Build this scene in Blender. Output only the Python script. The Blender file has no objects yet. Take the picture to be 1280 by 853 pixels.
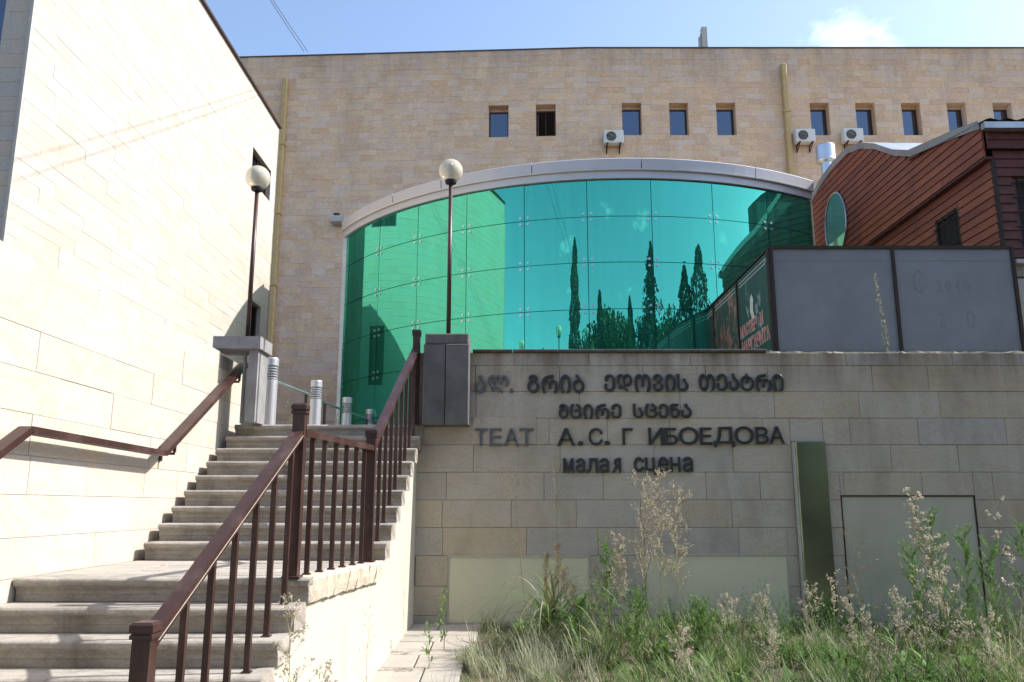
import bpy, math, random
from mathutils import Vector, Matrix
R = math.radians
sc = bpy.context.scene
C = sc.collection

# ------------------------------------------------------------------ camera
SUN = Vector((1.0, 0.12, 0.93)).normalized()        # towards the sun
cd = bpy.data.cameras.new('camera'); cam = bpy.data.objects.new('camera', cd); C.objects.link(cam)
cam.location = (0, 0, 0); cam.rotation_euler = (R(90 + 11.4), 0, 0)
cd.sensor_width = 36; cd.lens = 28.8; cd.clip_start = 0.05; cd.clip_end = 3000
sc.camera = cam
# ------------------------------------------------------------------ sky and sun
w = bpy.data.worlds.new("World"); sc.world = w; w.use_nodes = True
n = w.node_tree.nodes; l = w.node_tree.links
for q in list(n): n.remove(q)
out = n.new('ShaderNodeOutputWorld'); bg = n.new('ShaderNodeBackground')
sky = n.new('ShaderNodeTexSky'); sky.sky_type = 'NISHITA'; sky.sun_disc = False
sky.sun_elevation = math.asin(SUN.z); sky.sun_rotation = math.atan2(SUN.x, SUN.y)
sky.air_density = 1.0; sky.dust_density = 2.2; sky.ozone_density = 1.2; sky.altitude = 400
tc = n.new('ShaderNodeTexCoord'); sx = n.new('ShaderNodeSeparateXYZ'); l.new(tc.outputs['Generated'], sx.inputs[0])
mz = n.new('ShaderNodeMath'); mz.operation = 'MAXIMUM'; mz.inputs[1].default_value = 0.08; l.new(sx.outputs[2], mz.inputs[0])
dx = n.new('ShaderNodeMath'); dx.operation = 'DIVIDE'; l.new(sx.outputs[0], dx.inputs[0]); l.new(mz.outputs[0], dx.inputs[1])
dy = n.new('ShaderNodeMath'); dy.operation = 'DIVIDE'; l.new(sx.outputs[1], dy.inputs[0]); l.new(mz.outputs[0], dy.inputs[1])
cx = n.new('ShaderNodeCombineXYZ'); l.new(dx.outputs[0], cx.inputs[0]); l.new(dy.outputs[0], cx.inputs[1]); cx.inputs[2].default_value = 64.39
no = n.new('ShaderNodeTexNoise'); no.inputs['Scale'].default_value = 1.3; no.inputs['Detail'].default_value = 9; no.inputs['Roughness'].default_value = 0.58
l.new(cx.outputs[0], no.inputs['Vector'])
rp = n.new('ShaderNodeValToRGB'); rp.color_ramp.elements[0].position = 0.63; rp.color_ramp.elements[0].color = (0, 0, 0, 1)
rp.color_ramp.elements[1].position = 0.86; rp.color_ramp.elements[1].color = (1, 1, 1, 1)
l.new(no.outputs['Fac'], rp.inputs[0])
mx = n.new('ShaderNodeMix'); mx.data_type = 'RGBA'; l.new(rp.outputs[0], mx.inputs[0]); l.new(sky.outputs[0], mx.inputs[6])
mx.inputs[7].default_value = (9.5, 9.6, 9.9, 1)
l.new(mx.outputs[2], bg.inputs[0]); bg.inputs[1].default_value = 0.15
l.new(bg.outputs[0], out.inputs[0])
sd = bpy.data.lights.new('sun', 'SUN'); sd.energy = 3.7; sd.angle = R(0.53); sd.color = (1.0, 0.96, 0.90)
so = bpy.data.objects.new('sun', sd); C.objects.link(so); so.location = (30, 5, 30)
so.rotation_euler = (-SUN).to_track_quat('-Z', 'Y').to_euler()
sc.view_settings.view_transform = 'Standard'; sc.view_settings.look = 'None'
sc.view_settings.exposure = 1.06; sc.view_settings.gamma = 1.0
sc.render.film_transparent = False
try:
    sc.cycles.max_bounces = 8; sc.cycles.transparent_max_bounces = 12; sc.cycles.use_denoising = True
except Exception: pass

# ------------------------------------------------------------------ mesh helpers
class Frame:
    def __init__(s, O, U, V, N): s.O, s.U, s.V, s.N = Vector(O), Vector(U).normalized(), Vector(V).normalized(), Vector(N).normalized()
    def p(s, u, v, n=0.0): return s.O + s.U * u + s.V * v + s.N * n
class MB:
    def __init__(s): s.v = []; s.f = []; s.m = []
    def add(s, vs, fs, mi=0):
        b = len(s.v); s.v += [Vector(q) for q in vs]; s.f += [tuple(b + i for i in f) for f in fs]; s.m += [mi] * len(fs); return s
    def box(s, x0, x1, y0, y1, z0, z1, mi=0):
        return s.add([(x0,y0,z0),(x1,y0,z0),(x1,y1,z0),(x0,y1,z0),(x0,y0,z1),(x1,y0,z1),(x1,y1,z1),(x0,y1,z1)],
                     [(0,3,2,1),(4,5,6,7),(0,1,5,4),(1,2,6,5),(2,3,7,6),(3,0,4,7)], mi)
    def fbox(s, F, u0, u1, v0, v1, n0, n1, c=0.0, mi=0, rnd=None):
        """box in a frame, front (n1) edges chamfered by c"""
        c = min(c, (u1-u0)*.3, (v1-v0)*.3)
        j = (lambda a: rnd.uniform(-a, a)) if rnd else (lambda a: 0)
        vs = [F.p(a, b, n0) for a, b in ((u0,v0),(u1,v0),(u1,v1),(u0,v1))]
        if c <= 0:
            vs += [F.p(a, b, n1) for a, b in ((u0,v0),(u1,v0),(u1,v1),(u0,v1))]
            return s.add(vs, [(0,3,2,1),(4,5,6,7),(0,1,5,4),(1,2,6,5),(2,3,7,6),(3,0,4,7)], mi)
        vs += [F.p(a, b, n1 - c) for a, b in ((u0,v0),(u1,v0),(u1,v1),(u0,v1))]
        vs += [F.p(a, b, n1 + j(c*.35)) for a, b in ((u0+c,v0+c),(u1-c,v0+c),(u1-c,v1-c),(u0+c,v1-c))]
        fs = []
        for k in range(4):
            k2 = (k+1) % 4
            fs += [(k, k2, 4+k2, 4+k), (4+k, 4+k2, 8+k2, 8+k)]
        fs.append((8, 9, 10, 11))
        return s.add(vs, fs, mi)
    def prism(s, F, poly, n0, n1, mi=0):
        k = len(poly)
        a = sum(poly[i][0]*poly[(i+1) % k][1] - poly[(i+1) % k][0]*poly[i][1] for i in range(k))
        if a < 0: poly = poly[::-1]
        vs = [F.p(u, v, n0) for u, v in poly] + [F.p(u, v, n1) for u, v in poly]
        return s.add(vs, [tuple(range(k-1, -1, -1)), tuple(range(k, 2*k))] + [(i, (i+1) % k, k+(i+1) % k, k+i) for i in range(k)], mi)
    def bar(s, p, q, wd, ht, up=(0,0,1), mi=0):
        p, q = Vector(p), Vector(q); d = (q-p).normalized(); sd = d.cross(Vector(up)).normalized(); u = sd.cross(d).normalized()
        vs = [c + sd*a*wd/2 + u*b*ht/2 for c in (p, q) for a, b in ((-1,-1),(1,-1),(1,1),(-1,1))]
        return s.add(vs, [(0,1,2,3),(7,6,5,4),(0,4,5,1),(1,5,6,2),(2,6,7,3),(3,7,4,0)], mi)
    def tube(s, pts, r, seg=8, mi=0, cap=True):
        pts = [Vector(p) for p in pts]; rs = r if isinstance(r, (list, tuple)) else [r]*len(pts)
        vs = []; up = Vector((0,0,1))
        for i, p in enumerate(pts):
            d = (pts[min(i+1, len(pts)-1)] - pts[max(i-1, 0)]).normalized()
            a = d.cross(up if abs(d.z) < .95 else Vector((1,0,0))).normalized(); b = d.cross(a).normalized()
            for k in range(seg):
                t = 2*math.pi*k/seg; vs.append(p + (a*math.cos(t) + b*math.sin(t))*rs[i])
        fs = []
        for i in range(len(pts)-1):
            for k in range(seg):
                k2 = (k+1) % seg; fs.append((i*seg+k, (i+1)*seg+k, (i+1)*seg+k2, i*seg+k2))
        if cap: fs += [tuple(range(seg)), tuple(range(len(pts)*seg-1, (len(pts)-1)*seg-1, -1))]
        return s.add(vs, fs, mi)
    def lathe(s, prof, c, seg=24, mi=0):
        c = Vector(c); vs = [c + Vector((r*math.cos(2*math.pi*k/seg), r*math.sin(2*math.pi*k/seg), z)) for r, z in prof for k in range(seg)]
        fs = [(i*seg+k, i*seg+(k+1) % seg, (i+1)*seg+(k+1) % seg, (i+1)*seg+k) for i in range(len(prof)-1) for k in range(seg)]
        return s.add(vs, fs, mi)
WL = {}                                              # world position of every object (no root is rotated)
def build(name, mb, mat, parent=None, smooth=False, origin=None):
    c = Vector(origin) if origin is not None else sum(mb.v, Vector())/max(1, len(mb.v))
    me = bpy.data.meshes.new(name); me.from_pydata([tuple(v - c) for v in mb.v], [], mb.f)
    for m in (mat if isinstance(mat, (list, tuple)) else [mat]): me.materials.append(m)
    if any(mb.m): me.polygons.foreach_set('material_index', mb.m)
    if smooth: me.polygons.foreach_set('use_smooth', [True]*len(me.polygons))
    me.update()
    o = bpy.data.objects.new(name, me); C.objects.link(o); WL[o] = c
    if parent: o.parent = parent; o.location = c - WL[parent]
    else: o.location = c
    return o
def tag(o, label=None, cat=None, group=None, kind=None):
    for k, v in (('label', label), ('category', cat), ('group', group), ('kind', kind)):
        if v: o[k] = v
    return o
def thing(name, loc, label, cat, group=None):
    o = bpy.data.objects.new(name, None); C.objects.link(o); o.location = loc; o.empty_display_size = .2; WL[o] = Vector(loc)
    return tag(o, label, cat, group)
def dup(root, loc, label):
    def cp(o, par):
        c = o.copy(); C.objects.link(c); c.parent = par; WL[c] = WL[o]
        for k in o.children: cp(k, c)
        return c
    kids = list(root.children); r = root.copy(); C.objects.link(r); r.location = loc; WL[r] = Vector(loc); r['label'] = label
    for k in kids: cp(k, r)
    return r
f_ = 1024.; T_ = R(11.4); CT, ST = math.cos(T_), math.sin(T_)
def px_area(p, area):                                # how large a face of this area shows (to choose the nearest pieces)
    d = p.y*CT + p.z*ST
    if d < .5: return 0
    u = p.x/d; v = (p.z*CT - p.y*ST)/d
    return 0.001*area/d**2 if abs(u) > .66 or abs(v) > .45 else area/d**2

# ------------------------------------------------------------------ materials
def mat(name):
    m = bpy.data.materials.new(name); m.use_nodes = True; nt = m.node_tree
    return m, nt.nodes, nt.links, nt.nodes['Principled BSDF']
def mixc(n, l, fac, a, b, mode='MIX'):
    q = n.new('ShaderNodeMix'); q.data_type = 'RGBA'; q.blend_type = mode; q.clamp_result = True
    for i, s in ((0, fac), (6, a), (7, b)):
        if isinstance(s, (int, float)): q.inputs[i].default_value = s
        elif isinstance(s, tuple): q.inputs[i].default_value = (*s, 1) if len(s) == 3 else s
        else: l.new(s, q.inputs[i])
    return q.outputs[2]
def ramp(n, l, src, stops):
    q = n.new('ShaderNodeValToRGB'); e = q.color_ramp.elements
    while len(e) < len(stops): e.new(.5)
    for k, (p, c) in enumerate(stops):
        e[k].position = p; e[k].color = (*c, 1) if isinstance(c, tuple) else (c, c, c, 1)
    l.new(src, q.inputs[0]); return q.outputs[0]
def noise(n, l, vec, scale, detail=4, rough=.55, dist=0.0):
    q = n.new('ShaderNodeTexNoise'); q.inputs['Scale'].default_value = scale; q.inputs['Detail'].default_value = detail
    q.inputs['Roughness'].default_value = rough; q.inputs['Distortion'].default_value = dist
    l.new(vec, q.inputs['Vector']); return q.outputs['Fac']
def vscale(n, l, vec, s):
    q = n.new('ShaderNodeVectorMath'); q.operation = 'MULTIPLY'; l.new(vec, q.inputs[0]); q.inputs[1].default_value = s; return q.outputs[0]
def rnd_piece(n, l):
    oi = n.new('ShaderNodeObjectInfo'); g = n.new('ShaderNodeNewGeometry')
    a = n.new('ShaderNodeMath'); a.operation = 'ADD'; l.new(oi.outputs['Random'], a.inputs[0]); l.new(g.outputs['Random Per Island'], a.inputs[1])
    b = n.new('ShaderNodeMath'); b.operation = 'FRACT'; l.new(a.outputs[0], b.inputs[0])
    return b.outputs[0], g.outputs['Position']
def bump(n, l, b, h, strength, dist=.01):
    q = n.new('ShaderNodeBump'); q.inputs['Strength'].default_value = strength; q.inputs['Distance'].default_value = dist
    l.new(h, q.inputs['Height']); l.new(q.outputs[0], b.inputs['Normal'])
def stone(name, pal, vein=(.42,.27,.13), vein_amt=.5, dirt=(.12,.10,.08), dirt_amt=.25, fig=1.0, rough=.85, streak=1.0, edge=None, vlo=.50, soft_amt=.5):
    m, n, l, b = mat(name)
    r, pos = rnd_piece(n, l)
    wn = n.new('ShaderNodeTexWhiteNoise'); wn.noise_dimensions = '1D'; l.new(r, wn.inputs['W'])
    off = vscale(n, l, wn.outputs['Color'], (37, 37, 37))
    ad = n.new('ShaderNodeVectorMath'); ad.operation = 'ADD'; l.new(pos, ad.inputs[0]); l.new(off, ad.inputs[1]); v = ad.outputs[0]
    k = len(pal); base = ramp(n, l, wn.outputs['Value'], [((i+.5)/k, c) for i, c in enumerate(pal)])
    soft = noise(n, l, v, 2.2*fig, 5, .6, .6)
    base = mixc(n, l, ramp(n, l, soft, [(.3, .0), (.7, 1.0)]), base, mixc(n, l, soft_amt, base, (.5, .46, .40)))
    vv = vscale(n, l, v, (1, 1, 2.4))
    wv = noise(n, l, vv, 1.6*fig, 3, .5, 2.6)
    vm = ramp(n, l, wv, [(vlo, 0.0), (vlo+.05, 1.0), (vlo+.09, .25), (vlo+.2, 0.0)])
    a = n.new('ShaderNodeMath'); a.operation = 'MULTIPLY'; l.new(vm, a.inputs[0]); a.inputs[1].default_value = vein_amt
    base = mixc(n, l, a.outputs[0], base, vein)
    sv = vscale(n, l, pos, (1.3, 1.3, .35))
    st = noise(n, l, sv, .9*streak, 6, .65, .4)
    dm = ramp(n, l, st, [(.48, 0.0), (.75, 1.0)])
    a = n.new('ShaderNodeMath'); a.operation = 'MULTIPLY'; l.new(dm, a.inputs[0]); a.inputs[1].default_value = dirt_amt
    base = mixc(n, l, a.outputs[0], base, dirt)
    if edge:                                         # rain-washed stain running down from a top edge
        z0, z1, ecol, eamt, esc = edge
        sp = n.new('ShaderNodeSeparateXYZ'); l.new(pos, sp.inputs[0]); mr = n.new('ShaderNodeMapRange'); l.new(sp.outputs[2], mr.inputs[0])
        mr.inputs[1].default_value = z0; mr.inputs[2].default_value = z1
        dn_ = noise(n, l, vscale(n, l, pos, (esc, esc, esc*.12)), 1.5, 6, .7, .3); a = n.new('ShaderNodeMath'); a.operation = 'MULTIPLY'; l.new(mr.outputs[0], a.inputs[0]); l.new(ramp(n, l, dn_, [(.35, 0.0), (.65, eamt)]), a.inputs[1])
        base = mixc(n, l, a.outputs[0], base, ecol)
    fine = noise(n, l, pos, 60, 3, .7)
    base = mixc(n, l, .35, base, ramp(n, l, fine, [(.25, .25), (.75, .75)]), 'OVERLAY')
    l.new(base, b.inputs['Base Color']); b.inputs['Roughness'].default_value = rough
    b.inputs['Specular IOR Level'].default_value = .25
    bump(n, l, b, noise(n, l, pos, 22, 6, .7), .35, .01)
    return m
def plain(name, col, rough=.6, metal=0.0, var=.15, scale=8, bmp=.1, spec=.4, dirt=None, dirt_amt=.4):
    m, n, l, b = mat(name)
    r, pos = rnd_piece(n, l)
    d = tuple(c*(1-var) for c in col); u = tuple(min(1, c*(1+var)) for c in col)
    base = ramp(n, l, noise(n, l, pos, scale, 6, .65), [(.3, d), (.7, u)])
    if dirt:
        q = ramp(n, l, noise(n, l, vscale(n, l, pos, (1, 1, .4)), scale*.35, 7, .7), [(.5, 0.0), (.72, dirt_amt)])
        base = mixc(n, l, q, base, dirt)
    l.new(base, b.inputs['Base Color']); b.inputs['Roughness'].default_value = rough; b.inputs['Metallic'].default_value = metal
    b.inputs['Specular IOR Level'].default_value = spec
    if bmp: bump(n, l, b, noise(n, l, pos, scale*6, 5, .6), bmp, .004)
    return m
M = {}
M['facade'] = stone('sandstone_facade', [(.64,.41,.24),(.70,.48,.29),(.60,.42,.30),(.66,.51,.40),(.72,.50,.31),(.59,.39,.26),(.66,.47,.34)], (.80,.70,.56), .6, (.34,.23,.15), .35, 2.4, edge=(16.2, 18.05, (.27,.22,.19), .6, .8), vlo=.53, soft_amt=.15)
M['lit'] = stone('sandstone_pale', [(.44,.385,.32),(.47,.42,.36),(.42,.415,.395),(.48,.41,.33),(.44,.425,.40),(.49,.42,.35)], (.55,.43,.29), .25, (.38,.35,.32), .2, .8)
M['lowwall'] = stone('sandstone_cream', [(.45,.41,.36),(.48,.44,.39),(.43,.425,.405),(.48,.43,.36)], (.58,.42,.25), .4, (.40,.37,.34), .18, .45)
M['retain'] = stone('sandstone_grey', [(.42,.37,.285),(.45,.395,.30),(.385,.36,.31),(.45,.375,.26),(.41,.37,.31),(.38,.35,.30)], (.38,.26,.14), .25, (.16,.135,.10), .45, .7, .8, 1.4, edge=(1.35, 1.93, (.13,.095,.06), .95, 2.2))
M['core'] = plain('mortar', (.20,.17,.14), .95)
M['core_pale'] = plain('pale_mortar', (.34,.31,.28), .95)
M['steps'] = stone('weathered_step_stone', [(.31,.285,.255),(.34,.315,.28),(.29,.265,.235)], (.17,.14,.11), .3, (.09,.078,.066), .6, 1.2, .9, 3.0)
M['paver'] = stone('landing_paver', [(.34,.305,.27),(.37,.33,.29),(.32,.30,.27)], (.40,.34,.28), .3, (.25,.22,.2), .3, 1.2)
M['stucco'] = plain('cream_stucco', (.50,.485,.40), .95, 0, .06, 14, .9, .2, (.50,.44,.34), .35)
M['roughcap'] = stone('rough_coping', [(.62,.55,.44),(.55,.48,.38)], (.40,.30,.18), .4, (.30,.25,.2), .4, 2.0)
M['brown'] = plain('brown_paint', (.040,.016,.013), .42, .0, .2, 10, .06, .5, (.15,.10,.085), .5)
M['dkgrey'] = plain('dark_grey_stone', (.115,.113,.110), .7, 0, .25, 5, .2, .3, (.13,.12,.12), .5)
M['plinthlight'] = plain('grey_plinth_stone', (.24,.235,.24), .75, 0, .18, 5, .2, .3, (.12,.11,.11), .4)
M['coping'] = plain('dark_coping', (.075,.070,.065), .8, 0, .3, 6, .3)
M['brokencap'] = plain('broken_mortar_bed', (.42,.38,.31), .95, 0, .35, 12, .8)
M['cream_panel'] = plain('cream_metal_panel', (.60,.57,.41), .5, 0, .06, 2.5, .05, .4, (.25,.2,.13), .25)
M['grey_panel'] = plain('grey_metal_panel', (.43,.41,.32), .5, 0, .06, 2.5, .05, .4, (.2,.17,.12), .3)
M['pilaster'] = plain('grey_green_polished_metal', (.20,.24,.17), .13, .85, .12, 3, .02, .5)
M['trim'] = plain('pale_trim', (.45,.43,.38), .5)
M['letter'] = plain('dark_letter_metal', (.045,.048,.050), .32, .3, .2, 20, .05)
M['letterhighlight'] = plain('letter_edge_highlight', (.36,.38,.38), .30, .85, .2, 20, .02)  # paler letter sides: the bright edge highlight is put into their colour
M['letterpale'] = plain('dusty_letter_metal', (.12,.125,.13), .4, .3, .2, 20, .05)
M['steel'] = plain('brushed_steel', (.55,.56,.60), .30, .9, .06, 6, .03)
M['silver'] = plain('silver_paint', (.50,.51,.54), .4, .6, .06, 6, .03)
M['fascia'] = plain('grey_aluminium_fascia', (.50,.50,.53), .45, .35, .05, 1.5, .02, .4, (.35,.33,.32), .3)
M['fascia_lip'] = plain('pale_fascia_lip', (.62,.60,.58), .4, .3, .05)
M['galv'] = plain('galvanised_sheet', (.42,.45,.48), .38, .8, .15, 3, .05, .5, (.25,.26,.27), .5)
M['acwhite'] = plain('white_unit_paint', (.66,.66,.62), .5, 0, .05)
M['black'] = plain('black_rubber', (.015,.015,.016), .6)
M['pipe'] = plain('yellow_drainpipe', (.47,.34,.15), .55, 0, .12, 4, .05)
M['rustpipe'] = plain('rusty_pipe', (.12,.06,.04), .7)
M['winframe'] = plain('brown_window_frame', (.055,.028,.022), .5)
M['shell'] = plain('green_inner_shell', (.02,.07,.05), .6)
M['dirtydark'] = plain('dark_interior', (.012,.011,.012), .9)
M['hoard'] = plain('grey_hoarding_sheet', (.20,.215,.225), .55, .1, .10, 1.6, .06, .4, (.12,.12,.12), .45)
M['ghost'] = plain('faded_lettering', (.175,.185,.195), .6)
M['hframe'] = plain('rusty_hoarding_frame', (.030,.020,.017), .7)
M['white_print'] = plain('white_print', (.62,.60,.56), .6)
M['red_print'] = plain('red_print', (.55,.06,.05), .6)
M['soil'] = plain('dry_soil', (.11,.085,.055), .98, 0, .35, 3, 1.0)
M['terrace'] = plain('terrace_paving', (.34,.31,.27), .9, 0, .15, 2)
M['dryleaf'] = plain('dry_straw', (.44,.36,.22), .8, 0, .3, 9, 0)
M['cable'] = plain('black_cable', (.02,.02,.02), .7)
M['bark'] = plain('bark', (.10,.075,.055), .95, 0, .3, 8, .6)
def leafmat(name, pal, trans=.35):
    m, n, l, b = mat(name)
    r, pos = rnd_piece(n, l)
    k = len(pal); c = ramp(n, l, r, [((i+.5)/k, q) for i, q in enumerate(pal)])
    l.new(c, b.inputs['Base Color']); b.inputs['Roughness'].default_value = .6; b.inputs['Specular IOR Level'].default_value = .3
    t = n.new('ShaderNodeBsdfTranslucent'); l.new(c, t.inputs[0]); s = n.new('ShaderNodeMixShader'); s.inputs[0].default_value = trans
    l.new(b.outputs[0], s.inputs[1]); l.new(t.outputs[0], s.inputs[2]); l.new(s.outputs[0], n['Material Output'].inputs[0])
    return m
M['grass'] = leafmat('green_grass', [(.10,.19,.04),(.14,.24,.06),(.17,.25,.08),(.10,.18,.05),(.26,.26,.11)])
M['silvergrass'] = leafmat('silvery_grass', [(.30,.33,.21),(.42,.42,.31),(.20,.26,.13),(.50,.48,.36),(.32,.32,.22)])
M['strawgrass'] = leafmat('straw_grass', [(.50,.43,.28),(.58,.52,.38),(.38,.32,.21),(.28,.24,.14)])
M['weed'] = leafmat('green_weed_leaf', [(.12,.24,.05),(.17,.30,.08),(.13,.24,.07)])
M['stem'] = leafmat('weed_stem', [(.20,.20,.09),(.28,.25,.13),(.16,.18,.08)], .1)
M['drystem'] = leafmat('dry_stem', [(.40,.32,.19),(.34,.27,.16),(.46,.38,.25)], .1)
M['fluff'] = leafmat('seed_fluff', [(.62,.58,.48),(.52,.46,.36),(.70,.67,.60),(.44,.36,.25)], .4)
M['rustseed'] = leafmat('rust_seed_head', [(.30,.15,.07),(.38,.22,.11),(.24,.12,.06),(.42,.28,.15)], .3)
M['conifer'] = leafmat('conifer_foliage', [(.02,.05,.02),(.035,.07,.03),(.025,.055,.025)], .1)
M['broadleaf'] = leafmat('broadleaf_foliage', [(.05,.10,.03),(.07,.13,.04),(.04,.08,.03)], .25)
# wood boards
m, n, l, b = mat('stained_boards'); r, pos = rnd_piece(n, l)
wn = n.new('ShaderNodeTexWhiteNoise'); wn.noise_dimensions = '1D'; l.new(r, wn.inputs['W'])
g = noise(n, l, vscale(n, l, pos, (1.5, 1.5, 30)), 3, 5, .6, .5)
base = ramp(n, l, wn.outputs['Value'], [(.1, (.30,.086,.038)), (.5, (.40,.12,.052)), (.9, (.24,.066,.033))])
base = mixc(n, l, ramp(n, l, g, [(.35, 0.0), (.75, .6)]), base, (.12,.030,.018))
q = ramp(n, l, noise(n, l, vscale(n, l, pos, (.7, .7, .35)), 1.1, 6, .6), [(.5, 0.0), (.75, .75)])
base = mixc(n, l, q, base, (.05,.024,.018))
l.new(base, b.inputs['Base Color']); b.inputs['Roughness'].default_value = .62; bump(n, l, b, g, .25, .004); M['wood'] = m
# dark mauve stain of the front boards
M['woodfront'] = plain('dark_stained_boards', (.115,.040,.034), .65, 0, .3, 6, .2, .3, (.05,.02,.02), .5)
# green mirror glass
def mirror(name, tint, diff, rough, amt):
    m, n, l, b = mat(name); n.remove(b)
    r, pos = rnd_piece(n, l)
    g = n.new('ShaderNodeBsdfGlossy'); g.inputs['Color'].default_value = (*tint, 1); g.inputs['Roughness'].default_value = rough
    d = n.new('ShaderNodeBsdfDiffuse')
    streak = noise(n, l, vscale(n, l, pos, (7, 7, .35)), 1.2, 5, .6)
    c = ramp(n, l, streak, [(.4, diff), (.75, tuple(q*2.2 for q in diff))]); l.new(c, d.inputs[0])
    s = n.new('ShaderNodeMixShader'); s.inputs[0].default_value = amt
    l.new(g.outputs[0], s.inputs[1]); l.new(d.outputs[0], s.inputs[2]); l.new(s.outputs[0], n['Material Output'].inputs[0])
    bp = n.new('ShaderNodeBump'); bp.inputs['Strength'].default_value = .10; bp.inputs['Distance'].default_value = .02
    l.new(noise(n, l, pos, .8, 2, .4), bp.inputs['Height']); l.new(bp.outputs[0], g.inputs['Normal'])
    return m
M['greenglass'] = mirror('green_mirror_glass', (.10,.55,.39), (.035,.26,.18), .008, .2)
M['window'] = mirror('dark_window_glass', (.17,.20,.25), (.015,.02,.035), .03, .25)
M['darkpane'] = mirror('very_dark_window_glass', (.03,.035,.04), (.01,.01,.012), .1, .6)
M['ovalglass'] = mirror('teal_window_glass', (.12,.42,.42), (.05,.16,.16), .05, .3)
# lamp globe
m, n, l, b = mat('lamp_globe_glass'); b.inputs['Base Color'].default_value = (.82,.78,.66,1); b.inputs['Roughness'].default_value = .12
t = n.new('ShaderNodeBsdfTransparent'); t.inputs[0].default_value = (.97,.94,.85,1); s = n.new('ShaderNodeMixShader'); s.inputs[0].default_value = .5
l.new(t.outputs[0], s.inputs[1]); l.new(b.outputs[0], s.inputs[2]); l.new(s.outputs[0], n['Material Output'].inputs[0]); M['globe'] = m
# printed posters
def poster_mat(name, cols, seed, sc_=2.2):
    m, n, l, b = mat(name); g = n.new('ShaderNodeNewGeometry')
    ad = n.new('ShaderNodeVectorMath'); ad.operation = 'ADD'; l.new(g.outputs['Position'], ad.inputs[0]); ad.inputs[1].default_value = (seed, seed*2, seed*3)
    v = vscale(n, l, ad.outputs[0], (1, 1.8, .7))
    c = ramp(n, l, noise(n, l, v, sc_, 5, .6, 1.2), cols)
    l.new(c, b.inputs['Base Color']); b.inputs['Roughness'].default_value = .45; return m
PG = (.035,.045,.035)
M['poster1'] = poster_mat('poster_print_light_beams', [(.0, PG), (.60, PG), (.66, (.30,.33,.38)), (.70, PG), (1, PG)], 3.1)
M['poster2'] = poster_mat('poster_print_figures', [(.0, PG), (.50, PG), (.58, (.34,.10,.07)), (.66, (.30,.26,.25)), (.72, PG)], 7.7, 3.0)
M['poster3'] = poster_mat('poster_print_dark', [(.0, PG), (.66, PG), (.72, (.12,.03,.03)), (1, PG)], 1.3)
M['poster4'] = plain('poster_print_cream', (.50,.46,.38), .6)

# ------------------------------------------------------------------ stone courses
def subtract(rects, hole):
    a0, a1, b0, b1 = hole; out = []
    for (u0, u1, v0, v1) in rects:
        if u1 <= a0 or u0 >= a1 or v1 <= b0 or v0 >= b1: out.append((u0, u1, v0, v1)); continue
        if u0 < a0: out.append((u0, a0, v0, v1))
        if u1 > a1: out.append((a1, u1, v0, v1))
        m0, m1 = max(u0, a0), min(u1, a1)
        if v0 < b0: out.append((m0, m1, v0, b0))
        if v1 > b1: out.append((m0, m1, b1, v1))
    return out
def courses(u0, u1, vs, lmin, lmax, rg, holes=()):
    rects = []
    for v0, v1 in zip(vs[:-1], vs[1:]):
        u = u0 - rg.uniform(0, lmax)*.8
        while u < u1:
            e = u + rg.uniform(lmin, lmax)
            if u1 - e < lmin*.4: e = u1
            a, b_ = max(u, u0), min(e, u1)
            if b_ - a > .04: rects.append((a, b_, v0, v1))
            u = e
    for h in holes: rects = subtract(rects, h)
    return [r for r in rects if r[1]-r[0] > .02 and r[3]-r[2] > .015]
def lay(parent, sets, mat_, limit, depth, chamfer, gap, rg, name='stone', uneven=.003, stuffname='stone_cladding'):
    items = []
    for F, rects, m in sets:
        for r_ in rects:
            c = F.p((r_[0]+r_[1])/2, (r_[2]+r_[3])/2)
            items.append((px_area(c, (r_[1]-r_[0])*(r_[3]-r_[2])*abs(F.N.dot(c.normalized()))), F, r_, m))
    items.sort(key=lambda t: -t[0])
    rest = {}
    for i, (a, F, r_, m) in enumerate(items):
        d = depth + rg.uniform(-uneven, uneven)
        if i < limit:
            mb = MB(); mb.fbox(F, r_[0]+gap, r_[1]-gap, r_[2]+gap, r_[3]-gap, 0, d, chamfer, rnd=rg)
            build(name, mb, m or mat_, parent)
        else:
            rest.setdefault((m or mat_).name, (m or mat_, MB()))[1].fbox(F, r_[0]+gap, r_[1]-gap, r_[2]+gap, r_[3]-gap, 0, d, chamfer, rnd=rg)
    for m, mb in rest.values():
        if mb.v: tag(build(stuffname, mb, m, parent), kind='stuff')
def core(F, u0, u1, v0, v1, holes, thick, mb):
    rects = [(u0, u1, v0, v1)]
    for h in holes: rects = subtract(rects, h)
    for r_ in rects: mb.fbox(F, *r_, -thick, 0)
def frange(a, b, h):
    k = max(1, round((b-a)/h)); return [a + (b-a)*i/k for i in range(k+1)]

# ------------------------------------------------------------------ ground
GZ = -1.65
def gz(y): return GZ if y < 6 else GZ + min(.26, (y-6)*.062)
g_ = MB(); ys = [-1500, -60, 0, 4, 6, 7, 8, 9, 10.3, 60, 1500]
g_.add([(x, y, gz(y) if y < 11 else GZ+.2) for y in ys for x in (-1500, 1500)], [(2*i, 2*i+1, 2*i+3, 2*i+2) for i in range(len(ys)-1)])
tag(build('ground', g_, M['soil'], origin=(0, 0, GZ)), kind='structure')
rg = random.Random(4)
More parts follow.
